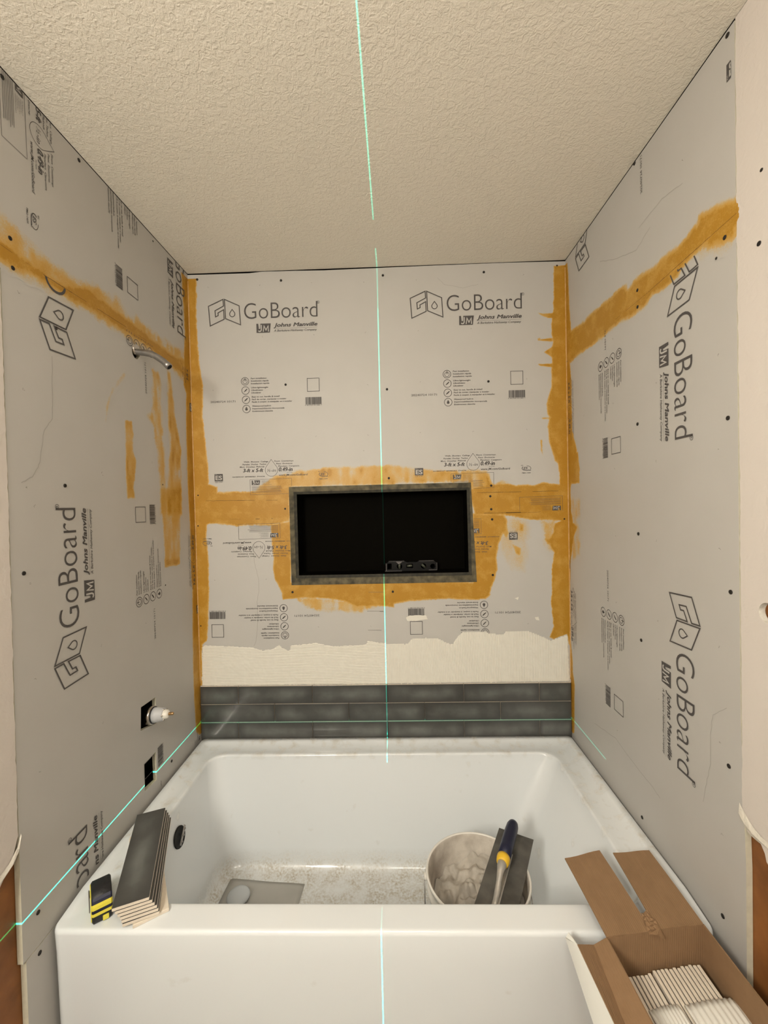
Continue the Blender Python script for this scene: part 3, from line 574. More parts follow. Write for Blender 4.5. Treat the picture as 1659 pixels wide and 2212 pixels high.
for j in range(5): p.text('Johns Manville Denver CO' if j == 0 else 'manufactured for the tile trade'[:14+rr.randrange(12)], -.4730, 1.0505-j*.0042, -.4730+.03+.012*rr.random(), .0024)
for j in range(7): p.stroke([(-.5130, 1.0285-j*.0040), (-.3850-.02*rr.random(), 1.0288-j*.0040)], .0010)
MP['printed_notice'] = p
p = Piece(); p.poly([rect(-.6640, 1.0540, -.6300, 1.0830)]); p.text('ES', -.6600, 1.0590, -.6335, .0165, 0, .02, 1); p.text('ICC', -.6620, 1.0785, -.6530, .0030, 0, 0, 1); p.text('ESR-3797', -.6620, 1.0480, -.6320, .0040); MP['printed_badge'] = p
p = Piece()
p.stroke([(-.2400+.0170*math.cos(a)+.0175, 1.0720+.0085*math.sin(a)) for a in np.linspace(2.4, 5.2, 12)], .0022); p.stroke([(-.2225+.0180*math.cos(a), 1.0720+.0100*math.sin(a)) for a in np.linspace(-.6, 1.5, 12)], .0014)
p.text('ICC', -.2430, 1.0815, -.2345, .0036, 0, .02); p.text('ES', -.2340, 1.0680, -.2170, .0090, .3, .015); p.text('PMG', -.2150, 1.0620, -.2045, .0036, 0, .02); p.text('PMG-1439', -.2400, 1.0515, -.2060, .0044, 0, .01)
MP['printed_approval'] = p
ROT = {0: (1, 0, 0, 1), 90: (0, -1, 1, 0), 180: (-1, 0, 0, -1), -90: (0, 1, -1, 0)}
def stamp(names, wall, ang, t, clip, parent, hole=None, skip=()):
    a, b, c, d = ROT[ang]; fn = WALL[wall]; u0, v0, u1, v1 = clip
    for nm in names:
        if nm in skip: continue
        P = MP[nm]; bm = bmesh.new(); vv = [bm.verts.new((a*x+b*y+t[0], c*x+d*y+t[1], zz)) for (x, y), zz in zip(P.v, P.z)]
        for f, m in zip(P.f, P.m):
            try: bm.faces.new([vv[i] for i in f]).material_index = m
            except ValueError: pass
        xs = [v.co.x for v in bm.verts]; ys = [v.co.y for v in bm.verts]
        if max(xs) < u0 or min(xs) > u1 or max(ys) < v0 or min(ys) > v1: bm.free(); continue
        for co, no in (((u0, 0, 0), (-1, 0, 0)), ((u1, 0, 0), (1, 0, 0)), ((0, v0, 0), (0, -1, 0)), ((0, v1, 0), (0, 1, 0))):
            bmesh.ops.bisect_plane(bm, geom=bm.verts[:]+bm.edges[:]+bm.faces[:], plane_co=co, plane_no=no, clear_outer=True)
        if hole:
            h0, k0, h1, k1 = hole
            for co, no in (((h0, 0, 0), (-1, 0, 0)), ((h1, 0, 0), (1, 0, 0)), ((0, k0, 0), (0, -1, 0)), ((0, k1, 0), (0, 1, 0))):
                bmesh.ops.bisect_plane(bm, geom=bm.verts[:]+bm.edges[:]+bm.faces[:], plane_co=co, plane_no=no)
            dead = [f for f in bm.faces if h0 < f.calc_center_median().x < h1 and k0 < f.calc_center_median().y < k1]
            bmesh.ops.delete(bm, geom=dead, context='FACES')
        if not bm.faces: bm.free(); continue
        for f in bm.faces:
            o = 0.00115 if f.material_index == 0 else 0.00135
            f.tag = True
        layer = {}
        for f in bm.faces:
            for v in f.verts: layer[v] = max(layer.get(v, 0), 0.00115 if f.material_index == 0 else 0.00135)
        for v in bm.verts: v.co = Vector(fn(v.co.x, v.co.y, layer.get(v, 0.00115)+v.co.z))
        me = bpy.data.meshes.new(nm); bm.to_mesh(me); bm.free(); link(nm, me, parent, ('ink', 'inklight'))
ALL = list(MP)
NC = (NI[0]-0.02, NI[1]-0.022, NI[2]+0.022, NI[3]+0.02)
stamp(ALL, 'back', 0, (0, 0), (-W, .978, W, BZ), bt, NC)
stamp(ALL, 'back', 0, (.8075, .004), (-W, .988, W, BZ), bt, NC)
stamp(ALL, 'back', 180, (-.924, 1.8758), (-W, .3, .2, .899), bl, NC)
stamp(ALL, 'back', 180, (-.1175, 1.8763), (-.4, .3, W, .899), bl, NC)
stamp(['printed_notice'], 'back', 180, (.205, 1.960), (NI[2]+.03, .905, W, .980), bmr)
stamp(ALL, 'left', 90, (1.0691, 1.185), (-.80, -.01, -.003, 1.5), lbot)
stamp(ALL, 'left', 90, (1.064, 1.9988), (-.80, -.01, -.003, 1.5), lbot)
stamp(ALL, 'left', 90, (1.0697, .3719), (-.80, 0.01, -.003, 1.5), lbot)
stamp(ALL, 'left', -90, (-1.7922, 1.3879), (-.80, 1.506, -.003, BZ), ltop)
stamp(ALL, 'right', -90, (-1.0739, .8578), (.003, .012, .80, 1.492), rbot)
stamp(ALL, 'right', -90, (-1.0757, .0447), (.003, .012, .80, 1.492), rbot)
stamp(ALL, 'right', 90, (1.8721, 2.4462), (.003, 1.51, .80, BZ), rtop)
# faint scuffs where a sheet was bent or dragged
def scuff(wall, pts, w, parent, name='scuff_line'):
    p = Piece(); q = []
    P = [uv(wall, *a) for a in pts]
    for a, b in zip(P, P[1:]):
        for k in range(6): q.append((a[0]+(b[0]-a[0])*k/6+random.uniform(-1, 1)*.0012, a[1]+(b[1]-a[1])*k/6+random.uniform(-1, 1)*.0012))
    p.stroke(q, w); fn = WALL[wall]; from_py(name, [fn(a, b, .0004) for a, b in p.v], p.f, parent, (M['scuff'],))
M['scuff'] = mat('grey_scuff', (0.38, 0.365, 0.34), 0.7)
M['pencil'] = mat('pencil_mark', (0.12, 0.11, 0.10), 0.7)
scuff('back', [(547, 1180), (549, 1215), (559, 1250), (560, 1275), (555, 1300), (557, 1330), (556, 1355), (553, 1385), (548, 1398)], .0016, bl)
scuff('left', [(112, 770), (113, 860), (112, 905), (95, 930), (86, 1000), (70, 1030), (40, 1046)], .0016, lbot)
scuff('right', [(1405, 490), (1375, 540), (1330, 560), (1290, 565)], .0018, rtop)
scuff('right', [(1475, 395), (1430, 430), (1405, 460), (1375, 500)], .0014, rtop)
scuff('right', [(1285, 1563), (1330, 1595), (1370, 1650), (1410, 1700), (1430, 1730)], .0018, rbot)
scuff('right', [(1570, 1530), (1540, 1545), (1535, 1590), (1535, 1650), (1525, 1700), (1518, 1740)], .0012, rbot)
scuff('back', [(945, 600), (960, 615), (1000, 622), (1040, 612)], .0012, bt)
for a, b in (((796, 1279), (829, 1279)), ((793, 1320), (828, 1320)), ((795, 1361), (824, 1361)), ((820, 1321), (829, 1321)), ((820, 1361), (824, 1361))):
    p = Piece(); p.stroke([uv('back', *a), uv('back', *b)], .0012); o = from_py('pencil_mark', [(q[0], -.0012, q[1]) for q in p.v], p.f, bl, ('pencil',))

M['crack'] = mat('dark_seam_crack', (0.10, 0.055, 0.02), 0.8)
def crack(wall, a, b, w, fill, parent, seed):
    # open joint still showing through the sealant, in broken lengths
    r = random.Random(seed); A, B = Vector(uv(wall, *a)), Vector(uv(wall, *b)); L = (B-A).length; d = (B-A)/L; n = Vector((-d.y, d.x)); p = Piece(); x = 0
    while x < L:
        l = min(r.uniform(.008, .05), L-x)
        if r.random() < fill and l > .004:
            k = max(2, int(l/.006)); p.stroke([tuple(A+d*(x+l*i/k)+n*r.uniform(-.0004, .0004)) for i in range(k+1)], w*r.uniform(.6, 1.1))
        x += l
    fn = WALL[wall]; from_py('seam_crack', [fn(q[0], q[1], .00100) for q in p.v], p.f, parent, ('crack',))
crack('back', (438, 1082), (600, 1080.5), .0012, .75, wall_back, 1); crack('back', (600, 1080.5), (622, 1080), .0012, .5, wall_back, 2)
crack('back', (1030, 1064.5), (1206, 1060.5), .0014, .9, wall_back, 3); crack('back', (552, 1121), (590, 1120), .0022, .8, wall_back, 4); crack('back', (470, 1122), (552, 1121), .0008, .3, wall_back, 9)
crack('back', (1045, 1108.5), (1140, 1106.5), .0014, 1, wall_back, 5); crack('back', (1093, 1107.5), (1125, 1106.8), .0028, .9, wall_back, 6); crack('back', (1140, 1106.5), (1205, 1105), .0012, .5, wall_back, 7)
crack('left', (0, 528), (93, 593), .0007, .7, wall_left, 11); crack('left', (93, 593), (273, 707), .0012, .95, wall_left, 12); crack('left', (273, 707), (393, 787), .0009, .6, wall_left, 13)
crack('right', (1592, 460), (1400, 632), .0012, 1, wall_right, 14); crack('right', (1400, 632), (1330, 690), .0009, .5, wall_right, 15)
crack('left', (404, 640), (412, 1040), .0010, .3, wall_left, 16)
M['tick'] = mat('small_board_dent', (0.26, 0.245, 0.22), 0.8)
def dents(wall, pts, parent):
    p = Piece(); r = random.Random(8)
    for q in pts:
        u, v = uv(wall, *q)
        for k in range(2): a = r.uniform(0, 6.28); l = r.uniform(.0012, .0028); c = (u+r.uniform(-.002, .002), v+r.uniform(-.002, .002)); p.stroke([(c[0]-l*math.cos(a), c[1]-l*math.sin(a)), (c[0]+l*math.cos(a), c[1]+l*math.sin(a))], .0010)
    fn = WALL[wall]; tag(from_py('dents', [fn(q[0], q[1], .0004) for q in p.v], p.f, parent, ('tick',)), kind='stuff')
dents('back', z(400, 560, [(188, 230), (610, 210), (1030, 195), (1455, 188), (632, 630), (1048, 615), (1468, 597), (230, 1068), (1485, 1020), (232, 1470), (652, 1455), (1068, 1442), (1487, 1430)])+z(820, 560, [(295, 165), (1170, 125), (315, 580), (745, 565), (330, 1000), (330, 1412), (762, 1405), (1197, 1388), (1197, 975)])+z(400, 940, [(1453, 128), (240, 1180), (662, 1172)])+z(400, 1260, [(1085, 358), (1510, 352)])+z(820, 1260, [(1210, 330)]), wall_back)
dents('left', z(0, 580, [(190, 985), (830, 1660), (838, 1690), (215, 1785), (1240, 1580), (150, 195), (280, 1935)])+z(0, 1060, [(250, 755), (285, 1530), (825, 1260), (1190, 1078), (840, 1888)])+z(0, 1480, [(320, 705)]), wall_left)
dents('right', z(1219, 480, [(1240, 295), (1258, 1075), (1258, 1855), (750, 1310), (750, 1945), (395, 950), (160, 1575), (400, 1475)])+z(1219, 980, [(1265, 770), (752, 708), (765, 1362), (1265, 1575), (408, 120), (415, 665), (422, 1210), (168, 620)])+z(1219, 1440, [(1268, 615), (770, 265), (432, 520), (1285, 1370)])+z(1219, 0, [(960, 1310)]), wall_right)

M['bead'] = mat('folded_corner_tape', (0.60, 0.37, 0.16), 0.55, noise=(70, 0.8, (0.46, 0.25, 0.05)))
for sx in (-1, 1):
    bm = bmesh.new(); r = random.Random(4+sx); zs = np.linspace(.232, H-.03, 90)
    tube(bm, [(sx*(W-.0012), -.0012, float(q)) for q in zs], [.0022+.0009*r.random() for _ in zs], 8); from_bm('corner_tape_fold', bm, wall_back, ('bead',))

# screws
sb = bmesh.new(); lathe(sb, [(0.0001, 0.0001), (0.0018, 0.0002), (0.0036, 0.0007), (0.0046, 0.0003), (0.0048, -0.001)], 14)
bmesh.ops.recalc_face_normals(sb, faces=sb.faces); screw_me = bpy.data.meshes.new('screw'); sb.to_mesh(screw_me); sb.free(); screw_me.materials.append(M['screw'])
SR = {'back': (math.pi/2, 0, 0), 'left': (0, math.pi/2, 0), 'right': (0, -math.pi/2, 0)}
SCR = {'back': [(426, 604), (607, 606), (827, 595), (1045, 588), (617, 831), (836, 841), (1055, 824), (840, 1033), (1061, 1049), (1059, 1072), (1061, 1100), (1063, 1122), (1064.5, 1242), (848.6, 1278), (632, 1279), (616, 1099), (428, 1136), (1219, 1121), (428, 1070), (1203, 574), (434, 1352)],
       'left': [(4, 166), (170, 346), (21, 514.6), (27, 579), (330, 521), (121, 709), (140, 1049), (351, 1047), (51, 1238.5), (357, 1264), (82, 1971), (370.5, 1644), (85.5, 2058.5)],
       'right': [(1572, 76), (1371, 353), (1566.5, 513), (1548, 558), (1377.6, 627), (1378, 663), (1377.6, 916), (1573, 903), (1379.5, 1153), (1579, 1279), (1385.6, 1383), (1575, 1655), (1387.5, 1765.7), (1562, 1979), (1646, 367), (1640.7, 526)]}
SZ = {(351, 1047): .5, (357, 1264): .5, (330, 521): .6, (616, 1099): .8, (428, 1136): .6, (428, 1070): .6, (1548, 558): .6, (121, 709): .8, (1203, 574): .7, (1219, 1121): .7, (434, 1352): .6, (1646, 367): .7}
for wl, wo in (('back', wall_back), ('left', wall_left), ('right', wall_right)):
    for q in SCR[wl]:
        o = bpy.data.objects.new('screw', screw_me); COL.objects.link(o); o.parent = wo; a, b = uv(wl, *q); o.location = WALL[wl](a, b, .0012); o.rotation_euler = SR[wl]; o.scale = (SZ.get(q, 1),)*3

# ------------------------------------------------------------------ niche
def frame_ring(name, o0, i0, y0, y1, parent, m):
    """rectangular ring between outer rect o0 and inner rect i0, face from depth y0 (outer) to y1 (inner)"""
    bm = bmesh.new(); r = lambda q, y: [bm.verts.new((a, y, b)) for a, b in q]
    A, B = r(o0, y0), r(i0, y1)
    for i in range(4): bm.faces.new((A[i], A[(i+1) % 4], B[(i+1) % 4], B[i]))
    return from_bm(name, bm, parent, (m,))
inner = [uv('back', *q) for q in ((646, 1243), (1012.5, 1236), (1008, 1058.5), (641, 1068))]
outer = [uv('back', *q) for q in ((630, 1264), (1030, 1257), (1017, 1042), (624, 1052))]
lip = [(inner[0][0]-.012, inner[0][1]-.012), (inner[1][0]+.012, inner[1][1]-.012), (inner[2][0]+.012, inner[2][1]+.010), (inner[3][0]-.012, inner[3][1]+.010)]
frame_ring('mesh_tape', outer, lip, -.0016, -.0030, wall_back, 'tape')
M['tapedark'] = mat('dark_mesh_tape', (0.018, 0.018, 0.013), 0.8, noise=(60, 0.7, (0.06, 0.052, 0.032)))
frame_ring('niche_lip', lip, inner, -.0030, -.0010, wall_back, 'tapedark')
bm = bmesh.new(); ND = 0.092
A = [bm.verts.new((a, -.001, b)) for a, b in inner]; B_ = [bm.verts.new((a, ND, b)) for a, b in inner]
C_ = [bm.verts.new((a+(-.006 if i in (0, 3) else .006), -.001, b+(-.006 if i < 2 else .006))) for i, (a, b) in enumerate(inner)]
D_ = [bm.verts.new((a+(-.006 if i in (0, 3) else .006), ND+.004, b+(-.006 if i < 2 else .006))) for i, (a, b) in enumerate(inner)]
for i in range(4):
    j = (i+1) % 4; bm.faces.new((A[i], A[j], B_[j], B_[i])); bm.faces.new((C_[i], C_[j], D_[j], D_[i])); bm.faces.new((A[i], A[j], C_[j], C_[i]))
bm.faces.new(B_); bm.faces.new(D_)
from_bm('niche_box', bm, wall_back, ('niche',))

# ------------------------------------------------------------------ thinset band and wall tiles
def thinset():
    V_ = []; F_ = []
    top = [uv('back', *q) for q in ((436, 1400), (440, 1394), (455, 1394), (500, 1396), (546, 1398), (570, 1405), (588, 1402), (604, 1393), (612, 1400), (624, 1406), (628, 1394), (660, 1391), (684, 1388), (720, 1396), (760, 1394), (790, 1392), (794, 1384), (815, 1387), (838, 1389), (880, 1390), (890, 1379), (930, 1377), (950, 1379), (965, 1387), (978, 1390), (990, 1374), (1005.6, 1357), (1037.5, 1358), (1058, 1367), (1088, 1370), (1098, 1351), (1114, 1351), (1151, 1366), (1191, 1382), (1226, 1370))]
    rgt = [uv('back', 1230, 1450), (0.7440, 0.2205)]; lft = [(-0.7425, 0.2205)]
    poly = top+rgt+lft
    split = 0.0135
    for (u0, u1, du, dv, horiz, sd) in ((-0.7465, split, 0.0040, 0.0013, True, 4), (split, 0.7455, 0.0013, 0.0040, False, 5)):
        us = np.arange(u0, u1+du*.5, du); us[-1] = u1; vs = np.arange(0.2195, 0.430, dv); U, V = np.meshgrid(us, vs, indexing='ij')
        d = sdf(poly, U, V)+vnoise(U, V, .006, .006, 9)*.004
        if horiz: ph = V+vnoise(U, V, .25, .2, sd)*.010; 
        else: ph = U+vnoise(U, V, .2, .12, sd)*.012
        amp = .0004+.0006*vnoise(U, V, .05, .05, sd+3)
        h = .0022+amp*np.sin(2*math.pi*ph/.0064)+.0005*vnoise(U, V, .008, .008, 21)
        h = np.where(d < .004, np.maximum(.0010, h*np.clip(d/.004, 0, 1)), h)
        idx = np.arange(U.size).reshape(U.shape); k = (d[:-1, :-1] > 0) & (d[1:, 1:] > 0)
        q = np.stack([idx[:-1, :-1][k], idx[1:, :-1][k], idx[1:, 1:][k], idx[:-1, 1:][k]], 1)+len(V_)
        V_ += list(zip(U.ravel().tolist(), (-h).ravel().tolist(), V.ravel().tolist())); F_ += q.tolist()
    me = bpy.data.meshes.new('mortar_bed'); me.from_pydata(V_, [], F_); bm = bmesh.new(); bm.from_mesh(me)
    bmesh.ops.delete(bm, geom=[v for v in bm.verts if not v.link_faces], context='VERTS'); bm.to_mesh(me); bm.free()
    o = link('mortar_bed', me, wall_back, ('thinset',)); o['label'] = 'cream combed mortar band with ragged top'; return o
thinset()
def smear(pts, wall, parent):
    v, f = filled([jag([uv(wall, *q) for q in pts+pts[:1]], .001, .005)]); fn = WALL[wall]; from_py('mortar_smear', [fn(a, b, .0019) for a, b in v], f, parent, ('thinset',))
smear([(877, 1334), (885, 1329), (920, 1329), (924, 1337), (900, 1341), (880, 1341)], 'back', wall_back)
smear([(1155, 1333), (1163, 1332), (1165, 1340), (1158, 1339)], 'back', wall_back)
smear([(1111, 1292), (1120, 1289), (1118, 1296)], 'back', wall_back)
def tile_mesh(L, Wd, Tk, flip=False):
    """tile lying in xy, glaze up"""
    bm = bmesh.new(); box(bm, (-L/2, -Wd/2, 0), (L/2, Wd/2, Tk), 0.0011, 1, 2)
    for f in bm.faces: f.material_index = 0 if (f.calc_center_median().z > Tk*0.80) != flip and (not flip) else 1
    me = bpy.data.meshes.new('tile'); bmesh.ops.recalc_face_normals(bm, faces=bm.faces); bm.to_mesh(me); bm.free(); me.materials.append(M['glaze']); me.materials.append(M['bisque']); return me
TL_ = {}
rows = [(0.1495, [-.7445, -.5895, -.2885, .0155, .3195, .619, .7450]), (0.0755, [-.7455, -.4430, -.1420, .1630, .4650, .7445]), (0.0015, [-.7460, -.5925, -.2900, .0140, .3190, .6195, .7455])]
for v0, js in rows:
    for a, b in zip(js, js[1:]):
        key = (round(b-a, 3))
        if key not in TL_: TL_[key] = tile_mesh(b-a-.0016, .0718, .0075)
        o = bpy.data.objects.new('wall_tile', TL_[key]); COL.objects.link(o); o.parent = wall_back
        o.location = ((a+b)/2, -.0035-random.uniform(0, .0006), v0+.0362+random.uniform(-.0003, .0003)); o.rotation_euler = (math.pi/2, random.uniform(-.0012, .0012), 0)
    bm = bmesh.new()
# dark mortar skin seen in the joints
bm = bmesh.new(); box(bm, (-.745, -.0034, -.002), (.745, -.0002, .2195)); M['jointmortar'] = mat('joint_mortar', (.12, .11, .095), .9); from_bm('joint_bed', bm, wall_back, ('jointmortar',))

# ------------------------------------------------------------------ bathtub
def rrect(x0, x1, y0, y1, r, zf, na=9, ns=10):
    """ring of points, r = radii for corners (front-left, front-right, back-right, back-left)"""
    cs = [((x0+r[0], y0+r[0]), math.pi, r[0]), ((x1-r[1], y0+r[1]), 1.5*math.pi, r[1]), ((x1-r[2], y1-r[2]), 0, r[2]), ((x0+r[3], y1-r[3]), .5*math.pi, r[3])]
    pts = []
    for k, ((cx, cy), a0, rr_) in enumerate(cs):
        arc = [(cx+rr_*math.cos(a0+i*math.pi/2/na), cy+rr_*math.sin(a0+i*math.pi/2/na)) for i in range(na+1)]
        pts += arc
        (nx, ny), na0, nr = cs[(k+1) % 4]; e = (nx+nr*math.cos(na0), ny+nr*math.sin(na0)); s = arc[-1]
        pts += [(s[0]+(e[0]-s[0])*i/ns, s[1]+(e[1]-s[1])*i/ns) for i in range(1, ns)]
    return [(a, b, zf(a, b)) for a, b in pts]
def bathtub():
    t = empty('bathtub', (0, -.38, FLOOR))
    bm = bmesh.new(); OX0, OX1, OY0, OY1 = -.7405, .7405, -.7625, -.0115
    lipf = lambda a, b: .0100*min(1, max(0, (b+.735)/.06))
    R4 = lambda r: (r*.45, r*.45, r*.4, r*.4)
    rings = [rrect(OX0+.004, OX1-.004, OY0+.018, OY1, R4(.05), lambda a, b: FLOOR+.0005), rrect(OX0+.004, OX1-.004, OY0+.006, OY1, R4(.05), lambda a, b: -.42),
             rrect(OX0+.001, OX1-.001, OY0+.002, OY1, R4(.05), lambda a, b: -.06), rrect(OX0, OX1, OY0, OY1, R4(.05), lambda a, b: -.010)]
    for k in range(1, 6):
        a_ = k*math.pi/10; s_ = .008*(1-math.cos(a_)); rings.append(rrect(OX0+s_*.4, OX1-s_*.4, OY0+s_, OY1-s_*.1, R4(.05-s_*.5), (lambda kk: lambda a, b: -.010+kk*.010+lipf(a, b)*kk)(math.sin(a_))))
    rings.append(rrect(OX0+.018, OX1-.018, OY0+.012, OY1-.018, R4(.042), lambda a, b: lipf(a, b)))
    rings.append(rrect(OX0+.024, OX1-.024, OY0+.018, OY1-.024, R4(.040), lambda a, b: lipf(a, b)*.80))
    rings.append(rrect(OX0+.034, OX1-.034, OY0+.026, OY1-.036, R4(.038), lambda a, b: -.0012*min(1, max(0, (b+.735)/.06))))
    IX0, IX1, IY0, IY1 = -.657, .633, -.692, -.108
    rings.append(rrect(IX0-.020, IX1+.020, IY0-.016, IY1+.018, (.062, .062, .062, .062), lambda a, b: 0))
    for k in range(0, 6):
        a_ = k*math.pi/10; q_ = .008*math.sin(a_); rings.append(rrect(IX0-.008+q_, IX1+.008-q_, IY0-.008+q_, IY1+.008-q_, (.055, .055, .055, .055), (lambda zz: lambda a, b: zz)(-.010*(1-math.cos(a_)))))
    FX0, FX1, FY0, FY1 = -.580, .440, -.600, -.190
    n = 10
    for k in range(1, n+1):
        f = k/n; g = f*.93; zz = -.010-(.312)*f
        rings.append(rrect(IX0+(FX0-IX0)*g*.8, IX1+(FX1-IX1)*g*(.9+.1*f), IY0+(FY0-IY0)*g, IY1+(FY1-IY1)*g, (.055+.02*f,)*4, (lambda zz: lambda a, b: zz)(zz)))
    lx0, lx1, ly0, ly1 = IX0+(FX0-IX0)*.744, IX1+(FX1-IX1)*.93, IY0+(FY0-IY0)*.93, IY1+(FY1-IY1)*.93
    for k in range(1, 7):
        a_ = k*math.pi/12; s_ = .045*(1-math.cos(a_)); zz = -.322-.048*math.sin(a_)
        rings.append(rrect(lx0+s_, lx1-s_, ly0+s_, ly1-s_, (.075-.3*s_,)*4, (lambda zz: lambda a, b: zz)(zz)))
    for s_ in (.09, .14, .17): rings.append(rrect(lx0+s_, lx1-s_, ly0+s_, ly1-s_, (.05*(1-s_*4) if s_ < .2 else .01,)*4, lambda a, b: -.370-.0005))
    RV_ = [[bm.verts.new(p) for p in r] for r in rings]; N = len(RV_[0])
    for A, B in zip(RV_, RV_[1:]):
        for i in range(N): f = bm.faces.new((A[i], A[(i+1) % N], B[(i+1) % N], B[i])); f.smooth = True
    f = bm.faces.new(RV_[-1]); bm.faces.new(RV_[0]); bmesh.ops.recalc_face_normals(bm, faces=bm.faces)
    me = bpy.data.meshes.new('shell'); bm.to_mesh(me); bm.free()
    o = link('shell', me, t, ('tub',)); o.matrix_parent_inverse = Matrix.Translation(t.location).inverted()
    # overflow hole with its mounting bar
    c = hit(388, 1808, 0, -.640); q = Matrix.Translation(c) @ Matrix.Rotation(-.17, 4, 'Y')
    b = bmesh.new(); lathe(b, [(.0001, .0006), (.0275, .0006), (.0295, .0018), (.0305, .0006), (.0305, -.002)], 30, 0, 'x'); b.transform(q)
    o = from_bm('overflow_hole', b, t, ('black',)); o.matrix_parent_inverse = Matrix.Translation(t.location).inverted()
    b = bmesh.new(); box(b, (.0015, -.027, -.0045), (.0045, .027, .0045), .001); 
    for yy in (-.017, 0, .017): lathe(b, [(.0001, .0078), (.0028, .0078), (.0036, .0045)], 12, 0, 'x', (0, yy, 0))
    b.transform(q @ Matrix.Translation((.004, .006, 0)) @ Matrix.Rotation(.70, 4, 'X')); o = from_bm('mounting_bar', b, t, ('steel',)); o.matrix_parent_inverse = Matrix.Translation(t.location).inverted()
    return tag(t, 'white acrylic bathtub with straight apron between the side walls', 'bathtub')
bathtub()
def disc_cap(name, loc, prof, mats, label, cat, n=36, rot=(0, 0, 0)):
    bm = bmesh.new(); lathe(bm, prof, n); bmesh.ops.recalc_face_normals(bm, faces=bm.faces); o = from_bm(name, bm, None, mats); o.location = loc; o.rotation_euler = rot; return tag(o, label, cat)
FZ = -.3700
# grey sheet and the white drain cap on it
bm = bmesh.new(); c = [hit(*q, 2, FZ) for q in ((499, 1899), (658, 1911), (645, 1962), (474, 1960))]; near = [(c[2][0]-.01, c[2][1]-.10), (c[3][0]-.015, c[3][1]-.10)]
q4 = [(c[0][0], c[0][1]), (c[1][0], c[1][1]), near[0], near[1]]; n = 14
g = [[None]*(n+1) for _ in range(n+1)]
for i in range(n+1):
    for j in range(n+1):
        a, b = i/n, j/n; x = (q4[0][0]*(1-a)+q4[1][0]*a)*(1-b)+(q4[3][0]*(1-a)+q4[2][0]*a)*b; y = (q4[0][1]*(1-a)+q4[1][1]*a)*(1-b)+(q4[3][1]*(1-a)+q4[2][1]*a)*b
        g[i][j] = bm.verts.new((x, y, FZ+.0022+.0010*math.sin(9*a+4*b)*math.sin(5*b+1)))
for i in range(n):
    for j in range(n): bm.faces.new((g[i][j], g[i+1][j], g[i+1][j+1], g[i][j+1])).smooth = True
ex = bmesh.ops.extrude_face_region(bm, geom=bm.faces[:]); 
for v in ex['geom']:
    if isinstance(v, bmesh.types.BMVert): v.co.z -= .0011
tag(from_bm('plastic_sheet', bm, None, ('plasticfilm',)), 'thin grey plastic sheet lying on the tub floor at the drain end', 'sheet')
dcp = hit(515, 1934, 2, FZ+.02)
disc_cap('drain_cap', (dcp[0], dcp[1], FZ+.0036), [(.0001, .026), (.020, .0255), (.032, .022), (.0375, .016), (.0375, .012), (.030, .008), (.014, .004), (.012, 0), (.0001, 0)], ('drainplastic',), 'round pale plastic cap over the drain on the grey sheet', 'drain cap', rot=(0, 0, 0))

# ------------------------------------------------------------------ pipes in the left wall
t = empty('shower_pipe', (-W, hc[0], hc[1])); path = []
ctrl = [Vector((-.085, 0, .004)), Vector((-.03, 0, .003)), Vector((.024, 0, -.004)), Vector((.050, 0, -.009)), Vector((.072, 0, -.022)), Vector((.088, 0, -.034)), Vector((.106, 0, -.052))]
bm = bmesh.new(); tube(bm, ctrl[:], .0100, 18, 0, False); end = ctrl[-1]; d = (ctrl[-1]-ctrl[-2]).normalized()
tube(bm, [end-d*.002, end-d*.02], .0080, 18, 1, True); o = from_bm('pipe', bm, t, ('steel', 'black'))
bm = bmesh.new(); tube(bm, [end-d*.016, end-d*.014, end, end+d*.0005], [.0100, .0108, .0108, .0085], 18, 0, False); from_bm('threaded_end', bm, t, ('steel',))
bm = bmesh.new(); tube(bm, [(-.012, 0, .006), (.004, 0, .006)], .0165, 16, 0, True); from_bm('fitting', bm, t, ('chrome',))
tag(t, 'bare steel shower arm bending down out of the upper left wall', 'pipe')
vc = hit(330, 1544, 1, -.352); t = empty('shower_valve', (-W, -.352, float(vc[2])-.002)); 
def vpart(name, prof, m, n=28): bm = bmesh.new(); lathe(bm, prof, n, 0, 'x'); from_bm(name, bm, t, (m,))
tilt = .17
vpart('valve_body', [(.0001, -.07), (.030, -.07), (.030, -.045), (.024, -.040), (.024, -.012), (.0001, -.012)], 'brass')
vpart('steel_collar', [(.018, -.028), (.0275, -.026), (.0275, .006), (.0285, .008), (.0285, .014), (.0265, .016), (.019, .016)], 'chrome')
vpart('rubber_ring', [(.018, .014), (.0262, .015), (.0262, .019), (.018, .020)], 'blackrubber')
vpart('plastic_sleeve', [(.0001, .012), (.0235, .018), (.0230, .034), (.0205, .036), (.0195, .050), (.017, .0520), (.0001, .0525)], 'greyplastic')
vpart('cap', [(.0001, .050), (.0150, .051), (.0150, .0525), (.0135, .062), (.0100, .066), (.0001, .0665)], 'whiteplastic', 20)
vpart('stem', [(.0001, .060), (.0048, .062), (.0048, .078), (.0040, .081), (.0001, .0815)], 'brass', 12)
bm = bmesh.new()
for a in range(5):
    q = a*2*math.pi/5+.5; lathe(bm, [(.0001, .048), (.0026, .048), (.0030, .053), (.0001, .0545)], 8, 0, 'x', (0, .0165*math.cos(q), .0165*math.sin(q)))
from_bm('retaining_screw_heads', bm, t, ('chrome',))
t.rotation_euler = (0, -.07, 0)
tag(t, 'brass and steel shower valve with grey plastic sleeve in the left wall', 'valve')

